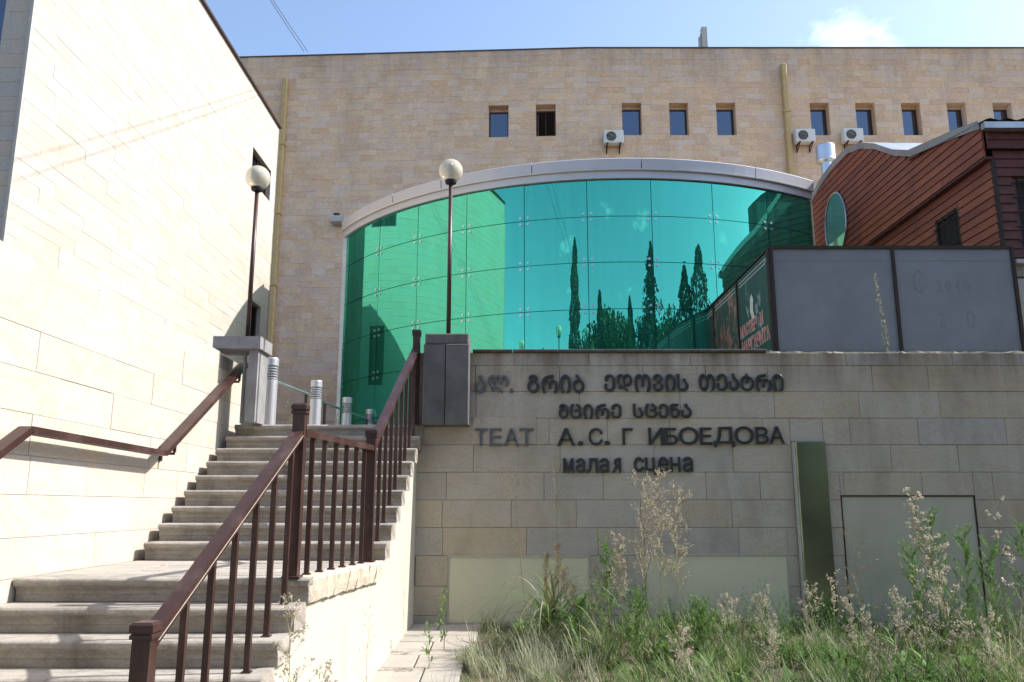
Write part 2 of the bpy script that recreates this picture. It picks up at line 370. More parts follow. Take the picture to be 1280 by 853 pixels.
# paved path beside the stair wall
path = MB(); path.add([(-1.9, 2, GZ+.006), (-.9, 2, GZ+.006), (-.62, 6, GZ+.006), (-1.6, 6, GZ+.006)], [(0,1,2,3)])
path.add([(-1.6, 6, GZ+.006), (-.62, 6, GZ+.006), (-.3, 10.22, gz(10.2)+.006), (-1.3, 10.22, gz(10.2)+.006)], [(0,1,2,3)])
path = tag(build('path', path, M['core'], origin=(-1, 5, GZ)), kind='structure')
y = 3.0
while y < 10.1:
    y2 = min(10.15, y + rg.uniform(.45, .62)); xl = -1.62 + (y-3)*.055; xr_ = -.80 + (y-3)*.075
    cuts = [xl, xl + (xr_-xl)*rg.uniform(.4, .6), xr_ + rg.uniform(-.08, .06)]
    for a, b_ in zip(cuts[:-1], cuts[1:]):
        s0, s1 = gz(y), gz(y2)
        F = Frame((0, y, s0), (1,0,0), (0, y2-y, s1-s0), (0,0,1)); mb = MB()
        mb.fbox(F, a+.008, b_-.008, .008, math.hypot(y2-y, s1-s0)-.008, 0, .03+rg.uniform(-.003, .003), .008, rnd=rg)
        build('paving_slab', mb, M['paver'], path)
    y = y2

# ------------------------------------------------------------------ terrace and stairs
t_ = MB(); t_.box(-1.1, 26, 10.62, 31.5, -1.7, .985); t_.box(-3.45, -1.1, 10.75, 31.5, -1.7, .985); t_.box(-14, -3.45, 10.75, 31.5, -1.7, .984)
tag(build('terrace', t_, M['terrace'], origin=(0, 20, .9)), kind='structure')
b2 = MB(); b2.box(-9, -3.75, 2.0, 10.74, -1.7, 1.45)
tag(build('raised_bank', b2, M['soil'], origin=(-6, 5, -1.7)), kind='structure')

XR = [(3.9, -1.60), (5.95, -1.46), (7.7, -1.22), (10.2, -1.14), (11, -1.12)]
def xr(y):
    if y <= XR[0][0]: return XR[0][1] - (XR[0][0]-y)*.07
    for (a, p), (b_, q) in zip(XR[:-1], XR[1:]):
        if y <= b_: return p + (q-p)*(y-a)/(b_-a)
    return XR[-1][1]
XL, RS, TR, LZ, Y0, Y1 = -3.43, .165, .285, -.494, 5.95, 7.85
stairs = thing('stone_staircase', (-2.4, 7, GZ), 'weathered grey stone staircase with a paved landing climbing to the terrace beside the pale wall', 'stairs')
prof = [(.36,0),(.03,0),(.012,-.005),(.002,-.016),(0,-.03),(.003,-.044),(.014,-.056),(.034,-.060),(.036,-.074),(.046,-.078),(.046,-.112),(.052,-.117),(.052,-.163),(.36,-.163)]
def step(yf, z, xl, name='step', depth=.36):
    mb = MB(); k = len(prof); nx = 7; xs = [xl + (xr(yf)+.03-xl)*i/nx for i in range(nx+1)]
    pr = [(min(a, depth) if a < .36 else depth, c) for a, c in prof]
    vs = []
    for i, x in enumerate(xs):
        for a, c in pr:
            j = rg.uniform(-.0025, .0025) if a < .3 else 0
            vs.append((x + (.02*(1-min(1, -c/.06)) if i == nx and a < .35 else 0)*1, yf+a+j, z+c+j*.6))
    fs = [(i*k+j, i*k+(j+1) % k, (i+1)*k+(j+1) % k, (i+1)*k+j) for i in range(nx) for j in range(k)]
    fs += [tuple(range(k-1, -1, -1)), tuple(nx*k+j for j in range(k))]
    mb.add(vs, fs); return build(name, mb, M['steps'], stairs)
for k in range(0, 7):                               # lower flight, landing edge first
    step(Y0 - TR*k, LZ - RS*k, -4.9 if k else -3.49)
for k in range(9): step(Y1 + TR*k, LZ + RS*(k+1), XL)
core_ = MB()
for k in range(7):
    ya = Y0-TR*k+.05; core_.box(-4.9, xr(ya)-.12, ya, ya+TR, GZ-.05, LZ-RS*k-.17)
core_.box(-3.49, xr(6)-.12, Y0+.32, Y1+.05, GZ, LZ-.055)
for k in range(9):
    ya = Y1+TR*k+.06; core_.box(XL+.02, xr(ya)-.12, ya, ya+TR+.02, GZ, LZ+RS*k-.004)
build('stair_core', core_, M['core'], stairs)
yy = frange(Y0+.365, Y1+.04, .30)
F = Frame((0,0,LZ), (1,0,0), (0,1,0), (0,0,1))
for a, b_ in zip(yy[:-1], yy[1:]):
    x = -3.49; xe = xr((a+b_)/2) - .16
    while x < xe-.05:
        x2 = x + rg.uniform(.45, .75)
        if xe - x2 < .3: x2 = xe
        mb = MB(); mb.fbox(F, x+.004, x2-.004, a+.004, b_-.004, -.05, rg.uniform(-.003, .001), .006, rnd=rg); build('landing_slab', mb, M['paver'], stairs); x = x2
ye = Y0+.05
while ye < Y1-.05:                                   # rough kerb blocks along the landing edge
    y2 = min(Y1, ye + rg.uniform(.22, .36)); mb = MB(); nseg = 4
    vs = []
    for i in range(nseg+1):
        yq = ye+.004+(y2-ye-.008)*i/nseg; xo = xr(yq)
        zb = LZ-.165-rg.uniform(0, .018)
        vs += [(xo-.15, yq, LZ+.002), (xo+.02, yq, LZ+.001), (xo+.032+rg.uniform(-.006,.006), yq, LZ-.02), (xo+.02+rg.uniform(-.005,.005), yq, LZ-.10), (xo+rg.uniform(-.004,.006), yq, zb), (xo-.15, yq, zb)]
    fs = [(i*6+j, i*6+(j+1) % 6, (i+1)*6+(j+1) % 6, (i+1)*6+j) for i in range(nseg) for j in range(6)] + [(5,4,3,2,1,0), tuple(nseg*6+j for j in range(6))]
    mb.add(vs, fs); build('kerb_block', mb, M['roughcap'], stairs); ye = y2
# stuccoed side wall, its top stepping up under the treads
sw = thing('stair_side_wall', (-1.3, 7, GZ), 'sunlit cream stucco side wall under the staircase, its top stepping up with the treads', 'wall')
mb = MB(); brk = []
for k in range(6, 0, -1): brk.append((Y0-TR*k+.05, Y0-TR*(k-1)+.05, LZ-RS*k-.168))
brk.append((Y0+.05, Y1+.05, LZ-.172))
for k in range(9): brk.append((Y1+TR*k+.05, Y1+TR*(k+1)+.05 if k < 8 else 10.30, LZ+RS*(k+1)-.168))
for ya, yb, zt in brk:
    ss = frange(ya, yb, .25)
    for a, b_ in zip(ss[:-1], ss[1:]):
        xa, xb = xr(a)-.035, xr(b_)-.035
        mb.add([(xa,a,gz(a)-.05),(xb,b_,gz(b_)-.05),(xb,b_,zt),(xa,a,zt),(xa-.1,a,gz(a)-.05),(xb-.1,b_,gz(b_)-.05),(xb-.1,b_,zt),(xa-.1,a,zt)],
               [(0,1,2,3),(3,2,6,7)] + ([(0,3,7,4)] if a == ya else []))
build('stucco_face', mb, M['stucco'], sw)

# ------------------------------------------------------------------ low wall left of the stairs
lw = thing('low_stone_wall', (-3.6, 6, GZ), 'sunlit cream sandstone wall with large blocks running up beside the staircase', 'wall')
FL = Frame((-3.52, 0, 0), (0,1,0), (0,0,1), (1,0,0))
mb = MB(); mb.fbox(FL, 1.5, 9.75, -1.7, 1.66, -.25, 0); mb.fbox(FL, 9.75, 10.6, -1.7, 1.80, -.25, -.002); build('wall_core', mb, M['core_pale'], lw)
rg = random.Random(11)
lay(lw, [(FL, courses(1.5, 10.6, [-1.66,-1.36,-1.08,-.79,-.5,-.22,.08,.36,.66,.97,1.27,1.63], .7, 1.25, rg), None)], M['lowwall'], 300, .012, .002, .0012, rg)
yq = 1.5
while yq < 9.7:
    y2 = min(9.72, yq + rg.uniform(.7, 1.0)); mb = MB(); mb.box(-3.80, -3.513+rg.uniform(-.001,.001), yq+.001, y2-.001, 1.631, 1.75+.02*(yq/9.7)*4); build('coping_slab', mb, M['lowwall'], lw); yq = y2

# ------------------------------------------------------------------ tall pale building on the left
lb = thing('pale_stone_building', (-5.8, 13, 1), 'tall sunlit pale sandstone building wall on the left with narrow courses', 'building')
FA = Frame((-5.68, 0, 0), (0,1,0), (0,0,1), (1,0,0))         # faces +X (lit)
FB = Frame((-5.66, 8.74, 0), (-1,0,0), (0,0,1), (0,-1,0))    # faces the camera (shade)
win_hi = (16.75, 18.12, 6.98, 7.72); win_lo = (17.2, 18.0, 2.9, 4.40)
wl = (.34, 1.7, 4.9, 9.5)
ZT = 9.02
mb = MB(); core(FA, 8.76, 18.5, 1.0, ZT, [win_hi, win_lo], .3, mb); core(FB, .03, 7, 1.0, ZT, [wl], .3, mb)
mb.box(-12.5, -5.99, 9.05, 18.5, 8.7, ZT-.03); mb.box(-5.99, -5.66, 18.5, 18.52, 1.0, ZT)
build('wall_core', mb, M['core_pale'], lb)
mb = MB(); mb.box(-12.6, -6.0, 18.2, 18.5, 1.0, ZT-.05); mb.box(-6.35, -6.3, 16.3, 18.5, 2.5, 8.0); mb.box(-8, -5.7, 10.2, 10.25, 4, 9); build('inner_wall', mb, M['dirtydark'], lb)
rg = random.Random(21)
lay(lb, [(FA, courses(8.76, 18.5, frange(1.0, ZT, .182), .34, .78, rg, [win_hi, win_lo]), None),
         (FB, courses(.03, 6.9, frange(1.0, ZT, .182), .55, 1.1, rg, [wl]), None)], M['lit'], 300, .012, .0015, .0008, rg, uneven=.0025)
mb = MB(); mb.box(-5.73, -5.61, 8.70, 18.56, ZT, ZT+.045); mb.box(-12.5, -5.73, 8.70, 8.80, ZT, ZT+.045); build('roof_edge', mb, M['winframe'], lb)
mb = MB(); mb.fbox(Frame((-5.66, 8.715, 0), (1,0,0), (0,0,1), (0,-1,0)), -.03, .006, 1.0, ZT, -.03, .006); build('corner_trim', mb, M['trim'], lb)
def leftwin(h, hook=False):
    y0, y1, z0, z1 = h; fr = MB(); t = .05
    for a in ((y0,y1,z0,z0+t),(y0,y1,z1-t,z1),(y0,y0+t,z0+t,z1-t),(y1-t,y1,z0+t,z1-t),((y0+y1)/2-.02,(y0+y1)/2+.02,z0+t,z1-t)):
        fr.box(-5.82, -5.76, *a)
    f = build('window', fr, M['winframe'], lb)
    p = MB(); p.box(-5.795, -5.785, y0+t, y1-t, z0+t, z1-t); build('pane', p, M['darkpane'], f)
leftwin(win_hi); leftwin(win_lo)
mb = MB(); mb.fbox(FB, .34, 1.7, 4.9, 8.9, -.2, -.18); f = build('window', MB().fbox(FB, .34, .40, 4.9, 9.0, -.2, -.14).fbox(FB, .40, 1.7, 4.9, 4.97, -.2, -.14), M['winframe'], lb); build('pane', mb, M['window'], f)

wg = thing('added_wing_wall', (-10, 20.7, 1), 'added stone wall hidden behind the pale building, darkening the left end of the mirrored glass', 'wall')  # unseen wall, added so the left end of the glass mirrors something dark
build('added_wing_core', MB().box(-17, -6.55, 20.72, 21.1, .985, 9.7), M['core'], wg); FGW = Frame((-17, 20.7, 0), (1,0,0), (0,0,1), (0,-1,0))
lay(wg, [(FGW, courses(0, 10.4, frange(1.0, 9.7, .6), .9, 1.6, rg), None)], M['facade'], 0, .03, .004, .002, rg)

# ------------------------------------------------------------------ theatre: long sandstone block behind
th = thing('sandstone_theatre_building', (4, 30, .98), 'long sandstone theatre block with a row of small windows under a flat roofline', 'building')
CX = 3.0
LU = Vector((CX+12, -.75, 0)); FLf = Frame((-12-LU.x*.4, 30.75+.3, 0), LU, (0,0,1), (-.75, -(CX+12), 0)); LLEN = (Vector((CX, 30, 0)) - FLf.O).length
FRf = Frame((CX, 30, 0), (1,0,0), (0,0,1), (0,-1,0))
def uleft(x): return (x - FLf.O.x)/FLf.U.x
lwins = [(uleft(-.93), uleft(-.14), 14.30, 15.66), (uleft(.95), uleft(1.73), 14.30, 15.66)]
rwins = [(a-CX, b_-CX, 14.30, 15.68) for a, b_ in ((4.35,5.12),(6.22,6.97),(8.08,8.84),(11.80,12.54),(13.60,14.36),(15.42,16.16),(17.22,17.96),(19.04,19.78),(20.9,21.65))]
ZR = 18.05
mb = MB(); core(FLf, 0, LLEN, .9, ZR, lwins, .45, mb); core(FRf, 0, 24, .9, ZR, rwins, .45, mb); build('wall_core', mb, M['facade'], th)
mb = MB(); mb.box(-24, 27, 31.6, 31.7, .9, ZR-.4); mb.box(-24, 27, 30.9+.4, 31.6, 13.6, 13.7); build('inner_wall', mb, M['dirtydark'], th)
rg = random.Random(5); rows = frange(.9, ZR, .245)
lay(th, [(FLf, courses(0, LLEN, rows, .32, .72, rg, lwins), None), (FRf, courses(0, 24, rows[16:], .32, .72, rg, rwins), None)], M['facade'], 300, .030, .003, .0008, rg, uneven=.005)
mb = MB(); mb.fbox(FLf, 0, LLEN, ZR, ZR+.05, -.5, .06); mb.fbox(FRf, .001, 24, ZR, ZR+.05, -.5, .061); build('parapet_flashing', mb, M['coping'], th)
def facadewin(F, h, open_=False):
    u0, u1, v0, v1 = h; t = .055; dn = -.30; fr = MB()
    top = v1 - .13                                   # stone lintel drops in front of the recessed frame
    for a in ((u0+.002,u1-.002,v0+.002,v0+t),(u0+.002,u1-.002,top-t,top),(u0+.002,u0+t,v0+t,top-t),(u1-t,u1-.002,v0+t,top-t)): fr.fbox(F, *a, dn-.06, dn)
    fr.fbox(F, u0+.002, u1-.002, top, v1-.002, dn-.06, dn-.02, mi=1)
    f = build('window', fr, [M['winframe'], M['facade']], th)
    if open_:
        s = MB(); s.fbox(F, u0+t, u0+t+.03, v0+t, top-t, dn-.5, dn-.06); s.fbox(F, (u0+u1)/2-.015, (u0+u1)/2+.015, v0+t, top-t, dn-.05, dn-.03); build('open_sash', s, M['winframe'], f)
    else:
        p = MB(); p.fbox(F, u0+t, u1-t, v0+t, top-t, dn-.04, dn-.03); build('pane', p, M['window'], f)
facadewin(FLf, lwins[0]); facadewin(FLf, lwins[1], True)
for h in rwins: facadewin(FRf, h)
def drain(F, u, z0, z1):
    p = MB(); p.fbox(F, u-.10, u+.10, z0, z1, .04, .24, .03); o = build('drainpipe', p, M['pipe'], th)
    z = z0+1.5
    while z < z1:
        q = MB(); q.fbox(F, u-.13, u+.13, z, z+.08, .02, .27); build('pipe_bracket', q, M['pipe'], o); z += 2.9
drain(FLf, uleft(-8.95-.22), 1.0, 17.0); drain(FRf, 10.82-CX, 5, 17.28)
mb = MB(); mb.tube([FLf.p(uleft(-9.42), 1, .14), FLf.p(uleft(-9.42), 13.2, .14)], .07, 8); build('thin_pipe', mb, M['rustpipe'], th)
mb = MB(); mb.fbox(FLf, uleft(-6.98), uleft(-6.42), 10.74, 11.0, .03, .5, .02); mb.fbox(FLf, uleft(-6.88), uleft(-6.68), 11.0, 11.12, .1, .4, mi=1)
tag(build('wall_box', mb, [M['trim'], M['black']], th))
# roof stack
st = thing('roof_flue', (7.87, 30.6, 18.05), 'pair of short pale flue pipes standing on the flat roof of the sandstone block', 'flue')
build('flue_pipe', MB().box(7.80, 8.02, 30.5, 30.75, 18.0, 19.35), M['trim'], st); build('flue_pipe', MB().tube([(7.72,30.6,18.0),(7.72,30.6,18.9),(7.8,30.6,19.05)], .06), M['trim'], st)

# air conditioners
def ac(F, u, z, label):
    base = F.p(u, z, .1); t = thing('air_conditioner', base, label, 'air conditioner', 'air conditioner units under the row of small windows')
    wd, ht = .76, .54
    mb = MB(); mb.fbox(F, u-wd/2, u+wd/2, z, z+ht, .12, .42, .03); build('casing', mb, M['acwhite'], t)
    cu, cz = u-.10, z+ht/2; ring = MB(); pts = [F.p(cu+.2*math.cos(a), cz+.2*math.sin(a), .43) for a in [2*math.pi*k/20 for k in range(20)]]
    ring.add(pts + [F.p(cu, cz, .428)], [(k, (k+1) % 20, 20) for k in range(20)]); fg = build('fan_grille', ring, M['black'], t)
    bl = MB()
    for r_ in (.07, .13, .19): bl.tube([F.p(cu+r_*math.cos(a), cz+r_*math.sin(a), .438) for a in [2*math.pi*k/16 for k in range(17)]], .004, 4, cap=False)
    for k in range(3): a = math.pi*k/3; bl.tube([F.p(cu, cz, .438), F.p(cu+.19*math.cos(a), cz+.19*math.sin(a), .438)], .003, 4, cap=False)
    build('grille_wire', bl, M['acwhite'], fg)
    for du in (-.25, .25):
        q = MB(); q.fbox(F, u+du-.02, u+du+.02, z-.04, z, .035, .48); q.fbox(F, u+du-.018, u+du+.018, z-.30, z-.04, .037, .08); q.bar(F.p(u+du, z-.28, .08), F.p(u+du, z-.04, .42), .025, .025); build('bracket', q, M['winframe'], t)
    return t
ac(FRf, 3.95-CX, 13.8, 'small white air conditioner unit left of three windows, above the glass drum fascia')
ac(FRf, 11.40-CX, 13.85, 'small white air conditioner unit just right of the yellow drainpipe')
ac(FRf, 13.27-CX, 13.88, 'small white air conditioner unit above the curved roof of the wooden house')

# ------------------------------------------------------------------ green glass drum
DC = Vector((2.29, 22.0, 0)); DR = 7.17; A0, DA = -.8042, .17126
gr = thing('green_glass_rotunda', (2.29, 22, .985), 'curved green mirrored glass rotunda with a grey metal fascia band', 'rotunda')
rg = random.Random(8)
def dp(a, z, r=DR): return Vector((DC.x + r*math.sin(a), DC.y - r*math.cos(a), z))
rowz = [6.16, 5.42, 4.51, 3.605, 2.70, 1.795, .985]
edges = [-1.035] + [A0 + DA*i for i in range(9)]
for a0, a1 in zip(edges[:-1], edges[1:]):
    for z1, z0 in zip(rowz[:-1], rowz[1:]):
        mb = MB(); ns = 10; tz = rg.uniform(-.004, .004); tr = rg.uniform(-.004, .004); g = .006
        vs = []; k0 = g/DR
        for off in (0, -.012):
            for i in range(ns+1):
                a = a0+k0 + (a1-a0-2*k0)*i/ns
                for z in (z0+g, z1-g):
                    vs.append(dp(a, z, DR + off + tz*(z-z0) + tr*(i/ns-.5)))
        m_ = 2*(ns+1)
        fs = [(2*i, 2*i+2, 2*i+3, 2*i+1) for i in range(ns)] + [(m_+2*i+1, m_+2*i+3, m_+2*i+2, m_+2*i) for i in range(ns)]
        mb.add(vs, fs)
        o = build('glass_panel', mb, M['greenglass'], gr, smooth=True)
# dark inner drum behind the joints
mb = MB(); ks = 48; aE = edges[-1]
vs = []
for i in range(ks+1):
    a = edges[0] + (aE-edges[0])*i/ks; vs += [dp(a, .985, DR-.05), dp(a, 6.3, DR-.05)]
mb.add(vs, [(2*i, 2*i+2, 2*i+3, 2*i+1) for i in range(ks)]); build('inner_shell', mb, M['shell'], gr)
fx = MB()
for a in edges[:-1]:
    for z in rowz[1:-1]:
        for sa in (-1, 1):
            for sz in (-1, 1):
                c = dp(a + sa*.075/DR, z + sz*.065, DR+.012); nrm = Vector((math.sin(a), -math.cos(a), 0)); t1 = Vector((math.cos(a), math.sin(a), 0))
                vs = [c + (t1*math.cos(q) + Vector((0,0,1))*math.sin(q))*.024 for q in [2*math.pi*k/8 for k in range(8)]]
                vb = [v - nrm*.02 for v in vs]
                fx.add(vs + vb, [tuple(range(8))] + [(k, 8+k, 8+(k+1) % 8, (k+1) % 8) for k in range(8)])
tag(build('glass_fixing', fx, M['steel'], gr), kind='stuff')
# fascia band: panels about two glass panels wide
fe = [edges[0]-.004] + [A0 + DA*(i+.55) for i in (-.1, 1, 2.6, 4.3, 6.2)] + [edges[-1]]
for a0, a1 in zip(fe[:-1], fe[1:]):
    mb = MB(); ns = 10
    for (z0, z1, r0, r1) in ((6.335, 6.535, DR+.10, DR+.13),):
        vs = []
        for i in range(ns+1):
            a = a0+.0012 + (a1-a0-.0024)*i/ns
            vs += [dp(a, z0, DR-.3), dp(a, z0, r0), dp(a, z1, r1), dp(a, z1+.02, r1-.02), dp(a, z1+.02, DR-.3)]
        mb.add(vs, [(i*5+j, (i+1)*5+j, (i+1)*5+(j+1) % 5, i*5+(j+1) % 5) for i in range(ns) for j in range(5)] + [(4,3,2,1,0), tuple(ns*5+j for j in range(5))])
    build('fascia_panel', mb, M['fascia'], gr)
def ringband(name, z0, z1, r0, r1, m):
    mb = MB(); ns = 60; vs = []
    for i in range(ns+1):
        a = edges[0]-.003 + (aE-edges[0])*i/ns; vs += [dp(a, z0, DR-.25), dp(a, z0, r0), dp(a, z1, r1), dp(a, z1, DR-.25)]
    mb.add(vs, [(i*4+j, (i+1)*4+j, (i+1)*4+(j+1) % 4, i*4+(j+1) % 4) for i in range(ns) for j in range(4)] + [(3,2,1,0), tuple(ns*4+j for j in range(4))])
    return build(name, mb, m, gr)
ringband('fascia_lip', 6.312, 6.331, DR+.125, DR+.13, M['fascia_lip'])
ringband('fascia_lower_band', 6.17, 6.309, DR+.06, DR+.07, M['fascia'])
for a in (edges[0], aE):                             # straight cheeks running back to the theatre wall
    p0 = dp(a, 0); mb = MB(); xx = p0.x + (.0 if a < 0 else 0)
    mb.box(min(xx-.05, xx+.05), max(xx-.05, xx+.05), p0.y+.03, 30.1, .985, 6.55); build('cheek_wall', mb, M['facade'], gr)
mb = MB(); mb.add([dp(edges[0] + (aE-edges[0])*i/40, 6.5, DR) for i in range(41)] + [(dp(aE,0).x, 30, 6.5), (dp(edges[0],0).x, 30, 6.5)], [tuple(range(43))]); build('flat_roof', mb, M['coping'], gr)
mb = MB(); mb.box(dp(edges[0],0).x-.07, dp(edges[0],0).x+.03, dp(edges[0],0).y-.02, dp(edges[0],0).y+.05, .985, 6.33); build('edge_profile', mb, M['galv'], gr)

# ------------------------------------------------------------------ retaining wall with the lettering
rw = thing('retaining_wall', (3, 10.4, -1.4), 'shaded grey sandstone retaining wall carrying dark metal lettering', 'wall')
FW = Frame((0, 10.22, 0), (1,0,0), (0,0,1), (0,-1,0))
panels = [(-.77, .945, -1.36, -.587), (1.60, 3.335, -1.36, -.570), (4.02, 5.66, -1.36, .128)]
holes = panels + [(3.455, 3.86, -1.5, .787)]
mb = MB(); core(FW, -1.19, 9.5, -1.75, 1.90, [], .38, mb); build('wall_core', mb, M['core'], rw)
rg = random.Random(33)
rr = courses(-1.20, 9.5, [-1.62,-1.28,-.94,-.585,-.255,.075,.41,.745,1.075,1.41,1.74,1.905], .65, 1.35, rg, holes)
lay(rw, [(FW, rr, None)], M['retain'], 300, .022, .004, .0018, rg, uneven=.003)
x = -.50
while x < 3.2:
    x2 = min(3.22, x + rg.uniform(.42, .62)); mb = MB(); mb.fbox(FW, x+.003, x2-.003, 1.905, 1.945, -.35, .06+rg.uniform(-.004,.004), .008, rnd=rg); build('coping_slab', mb, M['coping'], rw); x = x2
while x < 9.5:
    x2 = x + rg.uniform(.3, .8); mb = MB(); nseg = 6; vs = []
    for i in range(nseg+1):
        q = x + (x2-x)*i/nseg; zt = 1.925+rg.uniform(-.008, .012); fr = -.01+rg.uniform(-.03, .04)
        vs += [FW.p(q, 1.9, fr), FW.p(q, zt, fr+rg.uniform(-.01, .01)), FW.p(q, zt+.006, -.35), FW.p(q, 1.9, -.35)]
    mb.add(vs, [(i*4+j, (i+1)*4+j, (i+1)*4+(j+1) % 4, i*4+(j+1) % 4) for i in range(nseg) for j in range(4)] + [(3,2,1,0), tuple(nseg*4+j for j in range(4))])
    build('mortar_bed', mb, M['brokencap'], rw); x = x2
for i, (a, b_, c, d) in enumerate(panels):
    mb = MB(); mb.fbox(FW, a+.012, b_-.012, c, d-.012, .001, .012, .004); p = build('access_panel', mb, M['cream_panel'] if i < 2 else M['grey_panel'], rw)
    fr = MB(); fr.fbox(FW, a, b_, d-.012, d+.004, .001, .028); fr.fbox(FW, a, a+.011, c, d-.012, .001, .027); fr.fbox(FW, b_-.011, b_, c, d-.012, .001, .027)
    build('panel_frame', fr, M['trim'] if i < 2 else M['winframe'], p)
mb = MB(); mb.fbox(FW, 3.485, 3.855, -1.45, .785, .001, .10, .012); pl = build('polished_pilaster', mb, M['pilaster'], rw)
mb = MB(); mb.fbox(FW, 3.458, 3.482, -1.45, .775, .001, .085); build('pilaster_edge', mb, M['trim'], pl)
# pale stone behind the left word
mb = MB(); mb.fbox(FW, -.49, .30, .75, 1.09, .0235, .034, .004); build('patch_stone', mb, M['retain'], rw)

# lettering
glyphs = {}
def glyph(ch, bev):
    if (ch, bev) in glyphs: return glyphs[ch, bev]
    cu = bpy.data.curves.new('g', 'FONT'); cu.body = ch; cu.size = 1; cu.resolution_u = 3; cu.extrude = .06
    cu.bevel_depth = bev; cu.bevel_resolution = 0
    o = bpy.data.objects.new('g', cu); C.objects.link(o)
    bpy.context.view_layer.update()
    me = bpy.data.meshes.new_from_object(o.evaluated_get(bpy.context.evaluated_depsgraph_get()))
    vs = [v.co.copy() for v in me.vertices]; fs = [tuple(p.vertices) for p in me.polygons]
    bpy.data.objects.remove(o); bpy.data.curves.remove(cu); bpy.data.meshes.remove(me)
    lo = [min(v[i] for v in vs) for i in range(3)]; hi = [max(v[i] for v in vs) for i in range(3)]
    vs = [tuple((v[i]-lo[i])/(hi[i]-lo[i]) for i in range(3)) for v in vs]
    glyphs[ch, bev] = (vs, fs); return glyphs[ch, bev]
def letter_mesh(F, ch, u0, u1, v0, v1, n0, n1, bev=.022):
    vs, fs = glyph(ch, bev)
    P = [F.p(u0+(u1-u0)*a, v0+(v1-v0)*b_, n0+(n1-n0)*c) for a, b_, c in vs]; mb = MB()
    face = [f for f in fs if max(vs[i][2] for i in f) > .95]; side = [f for f in fs if max(vs[i][2] for i in f) <= .95]
    mb.add(P, face); mb.f += [tuple(f) for f in side]; mb.m += [1]*len(side); return mb
def pxw(px, py, Y=10.2-.03):
    u = (px-640)/f_; v = (426.5-py)/f_; yy_ = CT - v*ST; return (u/yy_*Y, (CT*v+ST)/yy_*Y)
A_ = lambda x, y: (585+x/5.685, 450+y/5.685)
B_ = lambda x, y: (785+x/5.685, 450+y/5.685)
LINES = {
 'top row of dark metal Georgian letters on the grey wall': (.034, [('ა',A_,50,132,110,236),('ლ',A_,143,290,108,236),('.',A_,296,325,203,236),('გ',A_,420,508,105,236),('რ',A_,522,640,104,236),('ი',A_,652,732,104,235),('ბ',A_,742,828,105,236),('ე',A_,966,1044,103,228),('დ',A_,1055,1165,100,226),('ო',B_,45,160,100,228),('ვ',B_,175,247,100,226),('ი',B_,262,335,100,224),('ს',B_,345,428,100,225),('თ',B_,503,615,98,222),('ე',B_,628,702,98,222),('ა',B_,712,785,98,222),('ტ',B_,798,890,98,222),('რ',B_,905,1015,96,222),('ი',B_,1027,1105,98,222)]),
 'second row of dark metal Georgian letters, short centred line': (.034, [('მ',A_,643,712,313,420),('ც',A_,722,808,313,420),('ი',A_,818,890,313,420),('რ',A_,903,1005,310,420),('ე',A_,1015,1090,311,418),('ს',B_,35,108,312,414),('ც',B_,118,208,312,414),('ე',B_,215,285,312,414),('ნ',B_,298,365,311,414),('ა',B_,372,452,311,414)]),
 'third row of dark metal Cyrillic capital letters on the grey wall': (.016, [('Т',A_,45,140,487,613),('Е',A_,152,240,487,613),('А',A_,255,362,487,613),('Т',A_,365,465,485,612),('А',A_,633,762,486,612),('.',A_,780,820,576,612),('С',A_,857,957,484,609),('.',A_,968,1010,574,608),('Г',A_,1098,1170,485,606),('И',B_,145,250,483,606),('Б',B_,262,352,483,604),('О',B_,362,500,478,604),('Е',B_,512,593,481,602),('Д',B_,608,755,476,620),('О',B_,758,890,472,600),('В',B_,908,995,476,598),('А',B_,1005,1108,472,598)]),
 'bottom row of dark metal lowercase Cyrillic letters on the grey wall': (.024, [('м',A_,675,750,699,804),('а',A_,765,832,698,804),('л',A_,843,923,698,804),('а',A_,932,1003,697,804),('R',A_,1090,1018,697,803),('с',B_,42,112,690,798),('ц',B_,122,200,693,818),('е',B_,215,288,688,797),('H',B_,302,370,690,797),('а',B_,388,460,688,797)])}
for lab, (off, ls) in LINES.items():
    Q = pxw(*ls[0][1](ls[0][2], ls[0][5])); t = thing('wall_lettering', (Q[0], 10.2, Q[1]), lab, 'lettering', 'rows of metal letters on the retaining wall')
    for i, (ch, fn, x0, x1, ya, yb) in enumerate(ls):
        a = pxw(*fn(x0, yb)); b_ = pxw(*fn(x1, ya))
        pale = lab.startswith('third') and i < 4 or lab.startswith('top') and i < 3
        mb = letter_mesh(FW, ch, a[0], b_[0], a[1], b_[1], .026, .062, off)
        o = build('letter', mb, [M['letterpale'] if pale else M['letter'], M['letterhighlight']], t)

# ------------------------------------------------------------------ plinths and globe lamps
def plinth_right():
    t = thing('lamp_plinth', (-.82, 10.0, .97), 'dark grey stone plinth at the top right of the stairs carrying a globe lamp', 'plinth', 'stone plinths under the globe lamps')
    F = Frame((0, 9.93, 0), (1,0,0), (0,0,1), (0,-1,0))
    build('plinth_block', MB().fbox(F, -1.09, -.815, .965, 1.965, -.68, 0, .012), M['dkgrey'], t)
    build('plinth_block', MB().fbox(F, -.811, -.525, .965, 1.965, -.68, .025, .012), M['dkgrey'], t)
    build('cap_stone', MB().fbox(F, -1.075, -.535, 1.968, 2.10, -.66, 0, .014), M['dkgrey'], t)
plinth_right()
t = thing('lamp_plinth', (-3.3, 10.1, .98), 'light grey stone pillar with an overhanging cap at the top left of the stairs', 'plinth', 'stone plinths under the globe lamps')
build('plinth_block', MB().box(-3.20, -3.085, 9.80, 10.20, .99, 1.868), M['plinthlight'], t)
build('cap_stone', MB().box(-3.62, -3.045, 9.72, 10.22, 1.87, 2.02), M['plinthlight'], t)
